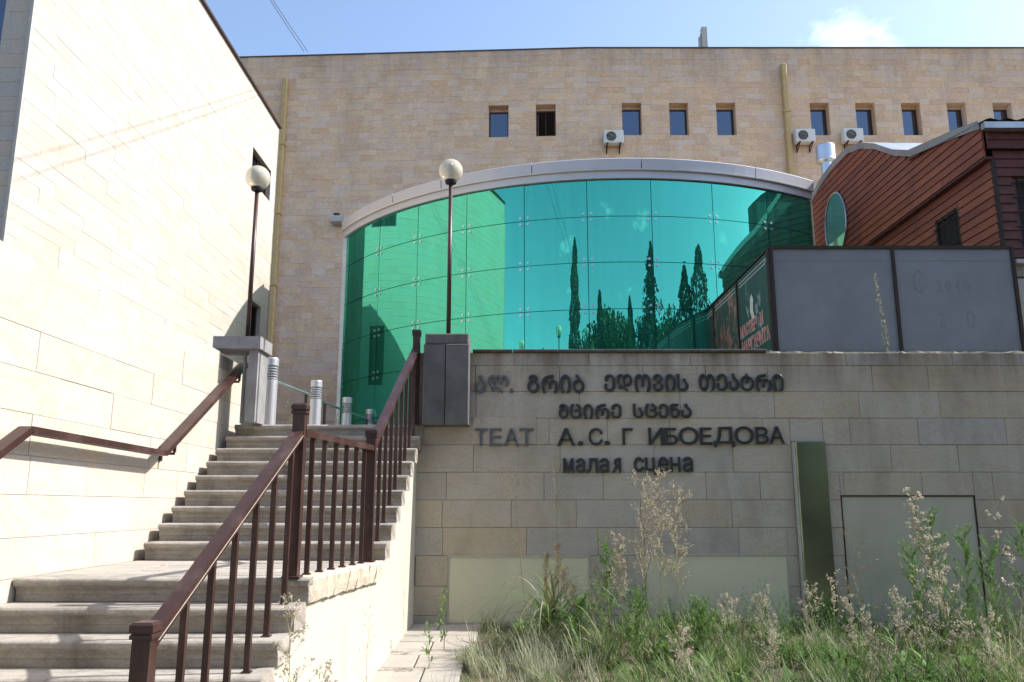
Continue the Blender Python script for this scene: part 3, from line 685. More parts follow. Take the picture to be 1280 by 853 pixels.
build('downpipe', MB().tube([(-3.29,9.95,.99),(-3.29,9.95,1.865)], .022), M['plinthlight'], t)
def lamp(p, h, label):
    p = Vector(p); t = thing('globe_lamp', p, label, 'street lamp', 'globe lamps on slim brown poles')
    build('base_plate', MB().lathe([(0,.025),(.06,.025),(.07,.012),(.07,0),(0,0)], p, 16), M['brown'], t)
    build('pole', MB().tube([p+Vector((0,0,.02)), p+Vector((0,0,h))], [.029,.026], 12), M['brown'], t, smooth=True)
    build('collar', MB().lathe([(.03,-.03),(.07,-.02),(.078,0),(.078,.025),(.03,.03)], p+Vector((0,0,h)), 20), M['black'], t)
    c = p + Vector((0,0,h+.155)); r = .158
    g = build('globe', MB().lathe([(max(.0005, r*math.cos(a)), r*math.sin(a)) for a in [(-72+162*k/18)*math.pi/180 for k in range(19)]], c, 32), M['globe'], t, smooth=True)
    lv = MB()
    for k in range(5): lv.lathe([(.008,-.006),(.052,-.012),(.054,-.004),(.008,.012)], c+Vector((0,0,-.06+.034*k)), 16)
    lv.lathe([(.022,-.15),(.022,-.07)], c, 12); lv.lathe([(.001,.115),(.03,.10),(.034,.06),(.02,.05)], c, 12)
    build('louvre_stack', lv, M['galv'], g)
lamp((-.805, 10.15, 2.10), 2.08, 'globe lamp on the dark plinth in front of the green glass')
lamp((-3.28, 9.95, 2.03), 1.97, 'globe lamp on the light grey pillar in front of the pale wall')

# ------------------------------------------------------------------ stair railing
rl = thing('stair_railing', (-1.5, 6, GZ), 'brown steel railing with square posts and balusters along the right side of the stairs', 'railing')
def post(x, y, z0, z1):
    t = build('post', MB().box(x-.043, x+.043, y-.043, y+.043, z0, z1-.075), M['brown'], rl)
    c = MB(); F = Frame((x, y, z1-.075), (1,0,0), (0,1,0), (0,0,1))
    c.fbox(F, -.053,.053,-.053,.053, .0, .022, .004); c.fbox(F, -.046,.046,-.046,.046, .022, .03); c.fbox(F, -.055,.055,-.055,.055, .03, .075, .012)
    build('post_cap', c, M['brown'], t)
    build('post_foot', MB().fbox(Frame((x, y, z0), (1,0,0), (0,1,0), (0,0,1)), -.062,.062,-.062,.062, 0, .012, .003), M['brown'], t)
N0, N1, N2, N3 = (-1.715, 4.03), (-1.545, 5.97), (-1.30, 7.62), (-1.20, 10.12)
post(*N0, GZ, -.53); post(*N1, LZ+.003, .735); post(*N2, LZ+.003, .70); post(*N3, LZ+9*RS, 2.18)
def rail(a, za, b_, zb):
    d = Vector((b_[0]-a[0], b_[1]-a[1], zb-za)).normalized()
    mb = MB(); mb.bar(Vector((*a, za))+d*.03, Vector((*b_, zb))-d*.03, .085, .05)
    build('handrail', mb, M['brown'], rl)
    mb = MB(); s = d.cross(Vector((0,0,1))).normalized(); u = s.cross(d)
    o = s*.0432 + u*-.006
    mb.bar(Vector((*a, za))+d*.05+o, Vector((*b_, zb))-d*.05+o, .002, .004); return mb
mb1 = rail(N0, -.64, N1, .53); rail(N1, .525, N2, .525); rail(N2, .54, N3, 1.95)
build('rail_seam', mb1, M['trim'], rl)
def baluster(a, b_, t, za, zb, z0):
    x = a[0]+(b_[0]-a[0])*t; y = a[1]+(b_[1]-a[1])*t; zt = za+(zb-za)*t-.02
    mb = MB(); mb.box(x-.017, x+.017, y-.017, y+.017, z0, zt); o = build('baluster', mb, M['brown'], rl)
    build('baluster_foot', MB().fbox(Frame((x,y,z0), (1,0,0), (0,1,0), (0,0,1)), -.028,.028,-.028,.028, 0, .010, .002), M['brown'], o)
for k in range(1, 7):
    y = Y0 - TR*(k-1) - .12; 
    if y < 4.1: continue
    baluster(N0, N1, (y-N0[1])/(N1[1]-N0[1]), -.64, .53, LZ-RS*k+.0)
for t_q in (.155, .305, .455, .605, .755, .885): baluster(N1, N2, t_q, .525, .525, LZ+.003)
for k in range(1, 9):
    y = Y1 + TR*(k-1) + .17; baluster(N2, N3, (y-N2[1])/(N3[1]-N2[1]), .54, 1.95, LZ+RS*k)
# wall handrail
wr = thing('wall_handrail', (-3.4, 7, .4), 'brown flat handrail bracketed to the sunlit cream wall left of the stairs', 'handrail')
P = [(3.6, -.68), (5.70, .545), (7.97, .525), (10.45, 1.92)]
for (a, za), (b_, zb) in zip(P[:-1], P[1:]):
    build('rail_bar', MB().bar((-3.375, a, za-.025), (-3.375, b_, zb-.025), .10, .05), M['brown'], wr)
for y, z in ((4.2,-.36),(8.22,.64),(10.0,1.63)):
    q = MB(); q.box(-3.50, -3.36, y-.012, y+.012, z-.14, z-.115); q.box(-3.375, -3.35, y-.012, y+.012, z-.115, z-.03); q.box(-3.501, -3.49, y-.03, y+.03, z-.2, z-.06); build('rail_bracket', q, M['brown'], wr)

# ------------------------------------------------------------------ bollards and terrace rail
def bollard(p, label):
    p = Vector(p); t = thing('bollard', p, label, 'bollard', 'silver bollard lights along the terrace path')
    build('bollard_body', MB().lathe([(.0,0),(.09,0),(.09,.70),(0,.70)], p, 24), M['silver'], t, smooth=False)
    lv = MB()
    for k in range(5): lv.lathe([(.045,.715+.036*k),(.09,.712+.036*k),(.09,.722+.036*k),(.06,.738+.036*k)], p, 24)
    lv.lathe([(.055,.70),(.055,.90)], p, 16, mi=1)
    build('louvre', lv, [M['silver'], M['galv']], t)
    build('bollard_cap', MB().lathe([(.0,.893),(.09,.893),(.092,.90),(.092,.985),(.085,1.0),(0,1.0)], p, 24), M['silver'], t)
    return t
b0 = bollard((-3.285, 11.05, .985), 'silver louvred bollard nearest the light grey pillar, tallest in view')
for (x, y), lab in zip([(-3.155,13.1),(-3.075,15.2),(-2.97,17.1)], ['silver louvred bollard, second from the grey pillar, in front of the sandstone wall', 'silver louvred bollard standing at the left edge of the green glass', 'silver louvred bollard in front of the green glass, partly behind the stair rail']):
    dup(b0, (x, y, .985), lab)
tr = thing('terrace_railing', (-3.9, 14, .985), 'thin steel rail on slim posts running back past the bollards', 'railing')
pts = [(-3.30, 11.55, 1.72), (-3.55,14.0,1.90)]
pts = [Vector((b_*y, y, k*y)) for b_, k, y in ((-.2859,.1488,12.3),(-.2528,.1359,13.5),(-.2296,.1240,14.6),(-.2057,.1152,15.8),(-.1779,.1044,17.0))]
pts[0] = pts[0] + (pts[0]-pts[1])*.2
build('rail_tube', MB().tube(pts, .022, 8), M['steel'], tr)
for q in (pts[1], pts[2], pts[4]): build('rail_post', MB().box(q.x-.022, q.x+.022, q.y-.022, q.y+.022, .985, q.z-.02), M['brown'], tr)

# ------------------------------------------------------------------ grey hoarding and posters
HB = 11.2; hz = 3.64
ho = thing('grey_hoarding', (5.4, HB, .985), 'grey sheet metal hoarding of two panels standing behind the retaining wall', 'hoarding')
FH = Frame((0, HB, 0), (1,0,0), (0,0,1), (0,-1,0))
for a, b_ in ((3.70, 5.40), (5.44, 7.10)): build('sheet_panel', MB().fbox(FH, a, b_, 1.2, hz-.04, -.03, 0, .004), M['hoard'], ho)
for a in (3.665, 5.395, 7.10): build('frame_post', MB().fbox(FH, a, a+.045, .985, hz, -.06, .025), M['hframe'], ho)
for a, b_ in ((3.71, 5.395), (5.44, 7.10)): build('frame_bar', MB().fbox(FH, a, b_, hz-.045, hz, -.06, .024), M['hframe'], ho)
for a, b_, z in ((3.72,5.39,3.42),(5.45,7.09,3.42),(3.72,5.39,2.12),(5.45,7.09,2.12)): build('sheet_seam', MB().fbox(FH, a, b_, z, z+.005, .0, .003), M['ghost'], ho)
for ch, u, z, h in [('С',5.68,2.95,.34)] + [(c, 6.0+i*.13, 2.97, .17) for i, c in enumerate('2040')] + [('2',5.98,2.45,.22), ('О',6.38,2.45,.25)]:
    build('faded_letter', letter_mesh(FH, ch, u, u+h*.45, z, z+h, .0005, .002, .0), [M['ghost'], M['ghost']], ho)
for u, z in ((4.3,2.10),(6.0,2.10),(6.75,2.10)): build('scratch', MB().fbox(FH, u, u+.18, z-.012, z-.002, .0, .003), M['hframe'], ho)
pf = thing('poster_fence', (3.66, 14, .985), 'row of theatre posters on a dark frame receding behind the grey hoarding', 'poster board')
FP = Frame((3.66, HB, 0), (0,1,0), (0,0,1), (-1,0,0))
pe = [.10, 1.70, 3.27, 4.82, 6.0]
for i, (a, b_) in enumerate(zip(pe[:-1], pe[1:])):
    m = M[('poster1','poster2','poster3','poster4')[i]]
    p = build('poster', MB().fbox(FP, a+.02, b_-.02, 1.2, 3.58 if i < 3 else 3.5, -.02, .0), m, pf)
    if i == 3: p['label'] = 'pale cream poster at the far end'
    for zz in (3.50, 3.44):
        if i < 3: build('print_line', MB().fbox(FP, a+.1, b_-.1, zz, zz+.012, .001, .002), M['white_print'], p)
for a in [.0] + pe[1:]: build('frame_post', MB().fbox(FP, a-.018, a+.018 + (.06 if a == 0 else 0), .985, 3.62, -.05, .02), M['hframe'], pf)
build('frame_bar', MB().fbox(FP, .08, 6.0, 3.595, 3.63, -.05, .015), M['hframe'], pf)
FT = Frame((3.66, HB, 0), (0,-1,0), (0,0,1), (-1,0,0))
def ptext(s, u0, z, h, wch, par_mat, rise=0.0, name='printed_letter', n=.003):
    for i, ch in enumerate(s):
        if ch == ' ': continue
        u = u0 + i*wch
        build(name, letter_mesh(FT, ch, u-.012, u+wch*.82+.012, z+rise*i-.012, z+h+rise*i+.012, n-.002, n-.001, .05), [M['white_print']]*2, pf)
        build(name, letter_mesh(FT, ch, u, u+wch*.82, z+rise*i, z+h+rise*i, n-.0005, n, .01), [par_mat]*2, pf)
ptext('МАСТЕР И', -1.62, 2.62, .17, .15, M['red_print']); ptext('МАРГАРИТА', -1.56, 2.34, .19, .155, M['red_print'])
for i in range(6): build('print_line', MB().fbox(FP, .25+.02*i, 1.45-.12*(i % 3), 2.05-.05*i, 2.066-.05*i, .001, .002), M['white_print'], pf)
build('print_figure', MB().prism(FP, [(.95,2.75),(1.06,2.95),(1.02,3.12),(.94,3.18),(.86,3.08),(.90,2.92),(.84,2.80)], .001, .002), M['white_print'], pf)

# ------------------------------------------------------------------ red wooden house
wh = thing('red_wooden_house', (9, 14, .985), 'red stained wooden house with a wavy metal roof edge, oval window and barred windows', 'house')
FX = 11.62
prf = [(11.62,5.68),(12.24,5.84),(12.85,5.98),(13.76,6.18),(14.33,6.45),(15.03,6.90),(15.64,7.20),(16.33,7.40),(17.08,7.41),(17.81,7.33),(18.56,7.13),(19.17,6.86),(19.45,6.5),(19.6,6.0),(19.62,5.0)]
def top(y):
    for (a, p), (b_, q) in zip(prf[:-1], prf[1:]):
        if y <= b_: return p + (q-p)*(y-a)/(b_-a)
    return 5
FS = Frame((7.3, 0, 0), (0,1,0), (0,0,1), (-1,0,0)); FF = Frame((0, FX+.05, 0), (1,0,0), (0,0,1), (0,-1,0))
ys_ = frange(FX+.05, 19.6, .12)
mb = MB(); mb.prism(FS, [(FX+.07, .985)] + [(q, top(q)-.03) for q in ys_[1:]] + [(19.6, .985)], -.15, 0); mb.box(7.46, 13, FX+.07, FX+.22, .985, 5.6)
build('wall_core', mb, M['hframe'], wh)
OV = (17.24, 6.10, .57, .72)                         # oval window centre y, z and half sizes
SW = (12.66, 13.40, 3.55, 4.78)
rg = random.Random(17)
def plank(F, u0, u1, v0, v1, proud, m, topf=None):
    if topf:
        us = frange(u0, u1, .12); run = []
        segs = []
        for u in us:
            tz = topf(u) - .02
            if tz > v0 + .015: run.append((u, min(v1, tz)))
            else:
                if len(run) > 1: segs.append(run)
                run = []
        if len(run) > 1: segs.append(run)
    else: segs = [[(u0, v1), (u1, v1)]]
    for s in segs:
        poly = [(s[0][0], v0)] + [(s[-1][0], v0)] + s[::-1]
        # simplify runs of equal height
        q = []
        for i, pt in enumerate(poly):
            if 2 < i < len(poly)-1 and abs(poly[i-1][1]-pt[1]) < 1e-6 and abs(poly[i+1][1]-pt[1]) < 1e-6: continue
            q.append(pt)
        mb = MB(); mb.prism(F, q, proud, proud+.024)
        for i in range(len(mb.v)):                    # lapped boards: lower edge stands proud
            d = mb.v[i] - F.O; vv_ = d.dot(F.V)
            if i >= len(q): mb.v[i] += F.N*(.018*(1-(vv_-v0)/(v1-v0)))
        build('plank', mb, m, wh)
z = 2.6; PH = .142
while z < 7.4:
    if z >= PH and abs(z - 5.2) < PH*.5: z = 5.2
    pr = .10 if z >= 5.19 else 0.0
    cuts = [FX+.02] + sorted(rg.sample([12.9, 14.1, 14.6, 15.6, 16.4, 17.0, 17.9, 18.4], 2)) + [19.6]
    for a, b_ in zip(cuts[:-1], cuts[1:]):
        rects = [(a+.002, b_-.002, z+.006, z+PH)]
        if z + PH > SW[2] and z < SW[3]: rects = subtract(rects, SW)
        hz0 = (z+PH/2-OV[1])/OV[3]
        if abs(hz0) < 1: hw = OV[2]*math.sqrt(1-hz0*hz0); rects = subtract(rects, (OV[0]-hw, OV[0]+hw, z-1, z+1))
        for r_ in rects:
            if r_[1]-r_[0] > .05: plank(FS, *r_, pr, M['wood'], top)
    z += PH
build('lower_cladding', MB().fbox(FS, FX+.02, 19.6, .985, 2.6, 0, .02), M['wood'], wh)
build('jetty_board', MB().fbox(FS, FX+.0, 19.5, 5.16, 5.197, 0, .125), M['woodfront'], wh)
FWN = (7.545, 8.4, 3.72, 4.86)
z = 2.6
while z < 5.55:
    ov = .10 if z >= 5.19 else 0
    rects = [(7.3-ov-.0, 10.2, z+.006, min(z+PH, 5.60)), (10.204, 13, z+.006, min(z+PH, 5.60))]
    rects = subtract(rects, FWN)
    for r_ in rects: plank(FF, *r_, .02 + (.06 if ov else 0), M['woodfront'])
    z += PH
build('corner_board', MB().box(7.262, 7.30, FX-.025, FX+.05, .985, 5.15), M['hframe'], wh)
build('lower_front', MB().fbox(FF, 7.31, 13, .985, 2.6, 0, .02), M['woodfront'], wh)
# windows
def bars(F, h, nb, nh, m, label=None):
    u0, u1, v0, v1 = h; fr = MB(); t = .05
    for a in ((u0,u1,v0,v0+t),(u0,u1,v1-t,v1),(u0,u0+t,v0+t,v1-t),(u1-t,u1,v0+t,v1-t)): fr.fbox(F, *a, -.06, .03)
    w_ = build('window', fr, M['winframe'], wh)
    build('pane', MB().fbox(F, u0+t, u1-t, v0+t, v1-t, -.03, -.02), M['ovalglass'] if F is FS else M['window'], w_)
    for uu in (.36, .66): build('inner_frame', MB().fbox(F, u0+(u1-u0)*uu-.014, u0+(u1-u0)*uu+.014, v0+t, v1-t, -.02, -.005), M['trim'], w_)
    for i in range(nb):
        u = u0 + (u1-u0)*(i+.5)/nb; build('window_bar', MB().tube([F.p(u, v0-.01, .05), F.p(u, v1+.01, .05)], .009, 6), m, w_)
    for i in range(nh):
        v = v0 + (v1-v0)*(i+.6)/nh; build('window_bar', MB().tube([F.p(u0-.03, v, .065), F.p(u1+.03, v, .065)], .009, 6), m, w_)
bars(FS, SW, 4, 3, M['hframe']); bars(FF, FWN, 5, 5, M['hframe'])
N_ = 36; mb = MB(); ell = [(OV[0]+OV[2]*1.0*math.cos(2*math.pi*k/N_), OV[1]+OV[3]*math.sin(2*math.pi*k/N_)) for k in range(N_)]
mb.prism(FS, ell, .01, .150); ow = build('oval_window', mb, M['ovalglass'], wh)
fr = MB(); fr.tube([FS.p(u, v, .152) for u, v in ell + ell[:1]], .02, 6, cap=False); build('oval_frame', fr, M['galv'], ow)
# roof edge following the wave, roof sheet and gutter
for seg in (prf[:4], prf[3:7], prf[6:9], prf[8:12], prf[11:]):
    mb = MB()
    for (a, p), (b_, q) in zip(seg[:-1], seg[1:]):
        for yb0, yb1, p0, p1 in ((a, b_, p, q),):
            mb.add([FS.p(yb0, p0-.03, .16), FS.p(yb1, p1-.03, .16), FS.p(yb1, p1+.10, .18), FS.p(yb0, p0+.10, .18), FS.p(yb0, p0-.03, .10), FS.p(yb1, p1-.03, .10), FS.p(yb1, p1+.10, -.3), FS.p(yb0, p0+.10, -.3)], [(0,1,2,3),(3,2,6,7),(4,5,1,0),(0,3,7,4),(1,5,6,2)])
    build('roof_fascia', mb, M['galv'], wh)
mb = MB()
for (a, p), (b_, q) in zip(prf[:-1], prf[1:]): mb.add([(7.2,a,p+.09),(13.2,a,p+.09),(13.2,b_,q+.09),(7.2,b_,q+.09)], [(0,1,2,3)])
build('roof_sheet', mb, M['galv'], wh)
# corrugated slope that rises behind the valley
mb = MB(); nC = 44
for i in range(nC):
    ta, tb = i/nC, (i+1)/nC; wa, wb = .018*math.sin(i*math.pi/1.5), .018*math.sin((i+1)*math.pi/1.5)
    lo_, hi_ = (lambda t: Vector((7.3, 13.2+2.1*t, 6.0+.85*t))), (lambda t: Vector((8.2, 14.7+2.2*t, 6.82+1.03*t)))
    mb.add([lo_(ta)+Vector((0,0,wa)), hi_(ta)+Vector((0,0,wa)), hi_(tb)+Vector((0,0,wb)), lo_(tb)+Vector((0,0,wb))], [(0,1,2,3)])
build('corrugated_slope', mb, M['galv'], wh)
mb = MB(); nC = 90
for i in range(nC):
    xa, xb = 7.12+5.8*i/nC, 7.12+5.8*(i+1)/nC; za, zb = .018*math.sin(i*math.pi/2), .018*math.sin((i+1)*math.pi/2)
    mb.add([(xa, FX-.22, 5.70+za), (xb, FX-.22, 5.70+zb), (xb, FX+2.2, 6.1+zb), (xa, FX+2.2, 6.1+za)], [(0,1,2,3)])
build('corrugated_eave', mb, M['hframe'], wh)
build('gutter', MB().box(7.1, 13, FX-.2, FX-.1, 5.57, 5.67), M['galv'], wh)
# stove pipe
sp = thing('stove_pipe', (8.15, 19.9, 6), 'shiny round metal stove pipe with a cap behind the wooden house roof', 'chimney')
build('pipe_shaft', MB().lathe([(.14,0),(.14,2.9),(.0,2.9)], (8.15,19.9,6), 20), M['steel'], sp, smooth=False)
build('pipe_cap', MB().lathe([(.14,-.04),(.25,.0),(.255,.03),(.24,.06),(.24,.42),(.23,.44),(0,.46)], (8.15,19.9,8.75), 24), M['steel'], sp)
# stone pier at the far right, ledge on top
pr_ = thing('stone_pier', (7.6, 11.3, .985), 'pale stone pier with a white ledge at the right end of the hoarding', 'pier')
FQ = Frame((0, 11.35, 0), (1,0,0), (0,0,1), (0,-1,0))
build('pier_core', MB().fbox(FQ, 7.16, 8.5, .985, 3.22, -.2, 0), M['core'], pr_)
rg = random.Random(3)
lay(pr_, [(FQ, courses(7.16, 8.5, frange(1.0, 3.2, .36), .5, .8, rg), None)], M['lit'], 100, .02, .004, .002, rg)
build('pier_band', MB().fbox(FQ, 7.17, 8.5, 3.225, 3.40, -.2, .03), M['steps'], pr_); build('ledge', MB().fbox(FQ, 7.2, 8.5, 3.405, 3.46, -.25, .12), M['trim'], pr_)

# ------------------------------------------------------------------ overhead cables
def cable(p, q, sag, label, r=.012, group=None):
    p, q = Vector(p), Vector(q); pts = [p.lerp(q, t/14) - Vector((0,0,sag*4*(t/14)*(1-t/14))) for t in range(15)]
    o = build('overhead_cable', MB().tube(pts, r, 5), M['cable']); return tag(o, label, 'cable', group)
cable((-8.45, 30.3, 18.1), (-14.5, 12, 26.5), .6, 'left of two thin dark cables rising from the flat roofline into the sky', .012, 'cables over the roofline')
cable((-8.30, 30.3, 18.1), (-13.9, 12, 26.6), 1.0, 'right of two thin dark cables rising from the flat roofline into the sky', .012, 'cables over the roofline')
def shcable(s1, s2, t1, t2, ext, label):
    d = Vector((1, .12, .93)); a = Vector(s1)+d*t1; b_ = Vector(s2)+d*t2; e = (b_-a); return cable(a - e*ext, b_ + e*.45, 0.1, label, .007, 'cables crossing high over the stairs')
shcable((-5.64,8.74,3.96), (-5.64,16.14,8.79), 4.5, 3.4, .5, 'higher cable crossing out of view above the stairs')
shcable((-5.64,8.76,3.72), (-5.64,16.16,8.62), 4.4, 3.3, .5, 'lower cable crossing out of view above the stairs')

# ------------------------------------------------------------------ vegetation
def blade(mb, p, az, length, wd, lean, droop=1.0, segs=3, mi=0):
    """a grass blade: narrow strip that leans out and droops"""
    d = Vector((math.cos(az), math.sin(az), 0)); s = Vector((-d.y, d.x, 0)); th_ = lean; q = Vector(p); vs = []
    for i in range(segs+1):
        w_ = wd*(1 - (i/segs)**1.6)*.5 + .0004
        vs += [q - s*w_, q + s*w_]
        q = q + (d*math.sin(th_) + Vector((0,0,1))*math.cos(th_))*length/segs; th_ += droop/segs
    mb.add(vs, [(2*i, 2*i+1, 2*i+3, 2*i+2) for i in range(segs)], mi)
def bed_ok(x, y): return x > -.55 + (y-7.5)*.13 + .12*math.sin(y*5) and y < 10.12
def patches(x, y, s): return .5+.5*math.sin(x*1.7*s+1.3)*math.cos(y*2.1*s+x*.6)
rg = random.Random(77)
g1 = MB(); g2 = MB(); g3 = MB()
tufts = [(rg.uniform(-.6, 8.2), rg.uniform(5.8, 10.05), rg.random(), rg.uniform(.6, 1.5)) for _ in range(620)]
for i in range(48000):
    y = rg.uniform(5.6, 10.1); x = rg.uniform(-.9, 8.6); tf = None
    if rg.random() < .72:
        tf = rg.choice(tufts); ta, td = rg.uniform(0, 6.283), abs(rg.gauss(0, .075)); x, y = tf[0]+td*math.cos(ta), tf[1]+td*math.sin(ta)
    if not bed_ok(x, y) or x > .72*y + .6: continue
    z = gz(y); t = patches(x, y, 1)
    if patches(x*2.3+1.7, y*2.9, 1.3) < .22 and rg.random() < .8: continue
    pick = rg.random() if not tf else min(1, max(0, tf[2] + rg.uniform(-.12, .12)))
    sil = .95 if x < .75 and y < 9 else (.12 + .55*t*t)
    hgt = rg.uniform(.09, .27)*(.80 + .55*t)*(tf[3] if tf else .6)
    AZ = ta + rg.uniform(-.7, .7) if tf else rg.uniform(0, 6.283)
    if pick < sil*.62: blade(g2, (x,y,z), AZ, hgt*rg.uniform(.9,1.4), rg.uniform(.004,.009), rg.uniform(.05,.5), rg.uniform(.3,1.3))
    elif pick < sil*.62+.10: blade(g3, (x,y,z), AZ, hgt*rg.uniform(.8,1.5), rg.uniform(.003,.007), rg.uniform(.1,1.0), rg.uniform(.3,1.6))
    else: blade(g1, (x,y,z), AZ, hgt, rg.uniform(.006,.013), rg.uniform(.1,.7), rg.uniform(.4,1.5))
for mb, nm, m, lab in ((g1,'grass','grass','green grass filling the overgrown bed below the wall'), (g2,'grass','silvergrass','silvery grey-green wiry grass spreading through the bed'), (g3,'dry_grass','strawgrass','dry straw coloured grass strewn through the bed')):
    tag(build(nm, mb, M[m], origin=(3, 8, GZ)), lab, 'grass', kind='stuff')
def leaflet(mb, p, d, length, wd, mi=0):
    d = d.normalized(); s = d.cross(Vector((0,0,1)));
    s = s.normalized() if s.length > .01 else Vector((1,0,0)); n_ = s.cross(d)
    mb.add([p, p+d*length*.5+s*wd*.5+n_*wd*.15, p+d*length, p+d*length*.5-s*wd*.5+n_*wd*.15], [(0,1,2,3)], mi)
def rv(rg, z=0.0): return Vector((rg.uniform(-1,1), rg.uniform(-1,1), rg.uniform(-1,1)+z)).normalized()
def fluffball(mb, p, r, rg, k=3):
    for _ in range(k):
        a, b_, c = rv(rg)*r, rv(rg)*r, rv(rg)*r; mb.add([p+a, p+b_, p+c], [(0,1,2)])
def weed(name, label, base, h, spread, nb, rg, stem='stem', leaf='weed', head='fluff', leafn=6, headn=5, lean=(0,0), start=.25, r=.005, hr=.012, leaf_l=.04, leaf_w=.012, grp=None, sub=3):
    base = Vector(base); t = thing(name, base, label, 'weed', grp); S, Lf, Hd = MB(), MB(), MB()
    ln = Vector((lean[0], lean[1], 0)); mp = [base + ln*((i/6)**1.5) + Vector((0,0,h*i/6)) + Vector((rg.uniform(-.01,.01), rg.uniform(-.01,.01), 0)) for i in range(7)]
    S.tube(mp, [r*(1-.75*i/6) for i in range(7)], 5)
    def at_(t_): i = min(5, int(t_*6)); return mp[i].lerp(mp[i+1], t_*6-i)
    for k in range(nb):
        tt = start + (1-start)*(k+rg.random())/nb; p = at_(min(.999, tt)); az = rg.uniform(0, 6.283); up = rg.uniform(.8, 1.9)
        d = Vector((math.cos(az), math.sin(az), up)).normalized(); L = spread*rg.uniform(.6,1.15)*(1.25-.8*tt)
        q = p + d*L; mid = p.lerp(q, .5) + Vector((0,0,-.03*L)); S.tube([p, mid, q], [r*.4, r*.3, r*.15], 3, cap=False)
        for _ in range(leafn): u = rg.random(); leaflet(Lf, p.lerp(q, u), (d + rv(rg)*.9), leaf_l*rg.uniform(.6,1.3), leaf_w)
        for s_ in range(sub):
            u = rg.uniform(.3, 1); a = p.lerp(q, u); d2 = (d + rv(rg, .4)*.8).normalized(); e = a + d2*L*rg.uniform(.2,.5)
            S.tube([a, e], [r*.2, r*.1], 3, cap=False)
            for _ in range(headn): fluffball(Hd, a.lerp(e, rg.uniform(.3,1.05)) + rv(rg)*.008, hr*rg.uniform(.6,1.2), rg, 3)
    build('stem', S, M[stem], t)
    if Lf.v: tag(build('foliage', Lf, M[leaf], t), kind='stuff')
    if Hd.v: tag(build('seed_heads', Hd, M[head], t), kind='stuff')
    return t
def pos(px, Y, z=None):
    u = (px-640)/f_; zz = gz(Y); 
    return (u*(Y*CT + zz*ST), Y, zz)
rg = random.Random(101)
# dried white flowering stalks near the middle
for px, Y, h, sp, ln, lab in ((806, 8.9, 1.72, .34, (.05,0), 'tall dried weed with pale fluffy heads, leftmost of the middle cluster'),
                              (828, 9.1, 1.80, .30, (.02,0), 'tallest dried weed with pale fluffy heads in the middle cluster'),
                              (850, 8.8, 1.62, .30, (.03,0), 'dried weed with pale fluffy heads, rightmost of the middle cluster'),
                              (778, 9.2, 1.12, .22, (-.03,0), 'shorter dried weed with fluffy heads left of the middle cluster')):
    weed('dried_weed', lab, pos(px, Y), h, sp, 34, rg, 'drystem', 'weed', 'fluff', 2, 5, ln, .36, .007, .0075, sub=8, grp='dried fluffy weeds in the bed')
weed('dried_weed', 'tall leaning dried weed densely covered in cream fluff at the right of the bed', pos(1205, 7.4), 1.62, .24, 60, rg, 'stem', 'weed', 'fluff', 3, 7, (-.25,.1), .15, .008, .0095, sub=6, grp='dried fluffy weeds in the bed')
weed('dried_weed', 'second cream fluffed weed low at the right edge of the bed', pos(1160, 7.6), .95, .22, 26, rg, 'stem', 'weed', 'fluff', 3, 6, (.05,0), .15, .006, .009, sub=3, grp='dried fluffy weeds in the bed')
weed('dried_weed', 'dry reddish weed with sparse heads before the grey access panel', pos(1088, 8.4), 1.25, .26, 12, rg, 'drystem', 'weed', 'rustseed', 0, 4, (-.1,0), .3, .006, .009, sub=3, grp='dried fluffy weeds in the bed')
weed('dried_weed', 'low dried weed with white heads beside the dark pilaster', pos(1045, 9.0), .72, .22, 14, rg, 'drystem', 'weed', 'fluff', 1, 4, (0,0), .3, .005, .012, sub=3, grp='dried fluffy weeds in the bed')
weed('dried_weed', 'branching weed with round white heads at the far right of the bed', pos(1262, 8.4), 1.50, .30, 10, rg, 'stem', 'weed', 'fluff', 2, 5, (.05,0), .4, .006, .018, sub=2, grp='dried fluffy weeds in the bed')
WL_ = ['close to the pilaster foot', 'under the reddish dry weed', 'low before the grey panel', 'in front of the second cream panel', 'in the front row of the bed', 'at the middle of the bed front', 'near the leaning fluffy weed', 'in the right foreground', 'before the first cream panel right end', 'left of the pilaster']
for (px, Y, h), lab in zip([(1010, 9.4, .55), (1075, 8.2, .62), (1130, 8.6, .60), (905, 8.6, .55), (960, 7.6, .50), (850, 7.5, .46), (1105, 7.4, .58), (1245, 7.3, .66), (742, 9.3, .50), (955, 9.2, .5)], WL_):
    weed('dried_weed', 'low bushy dried weed with off-white heads ' + lab, pos(px, Y), h, .22, 22, rg, 'drystem', 'silvergrass', 'fluff', 5, 5, (rg.uniform(-.08,.08),0), .15, .004, .0085, .045, .006, grp='dried fluffy weeds in the bed', sub=5)
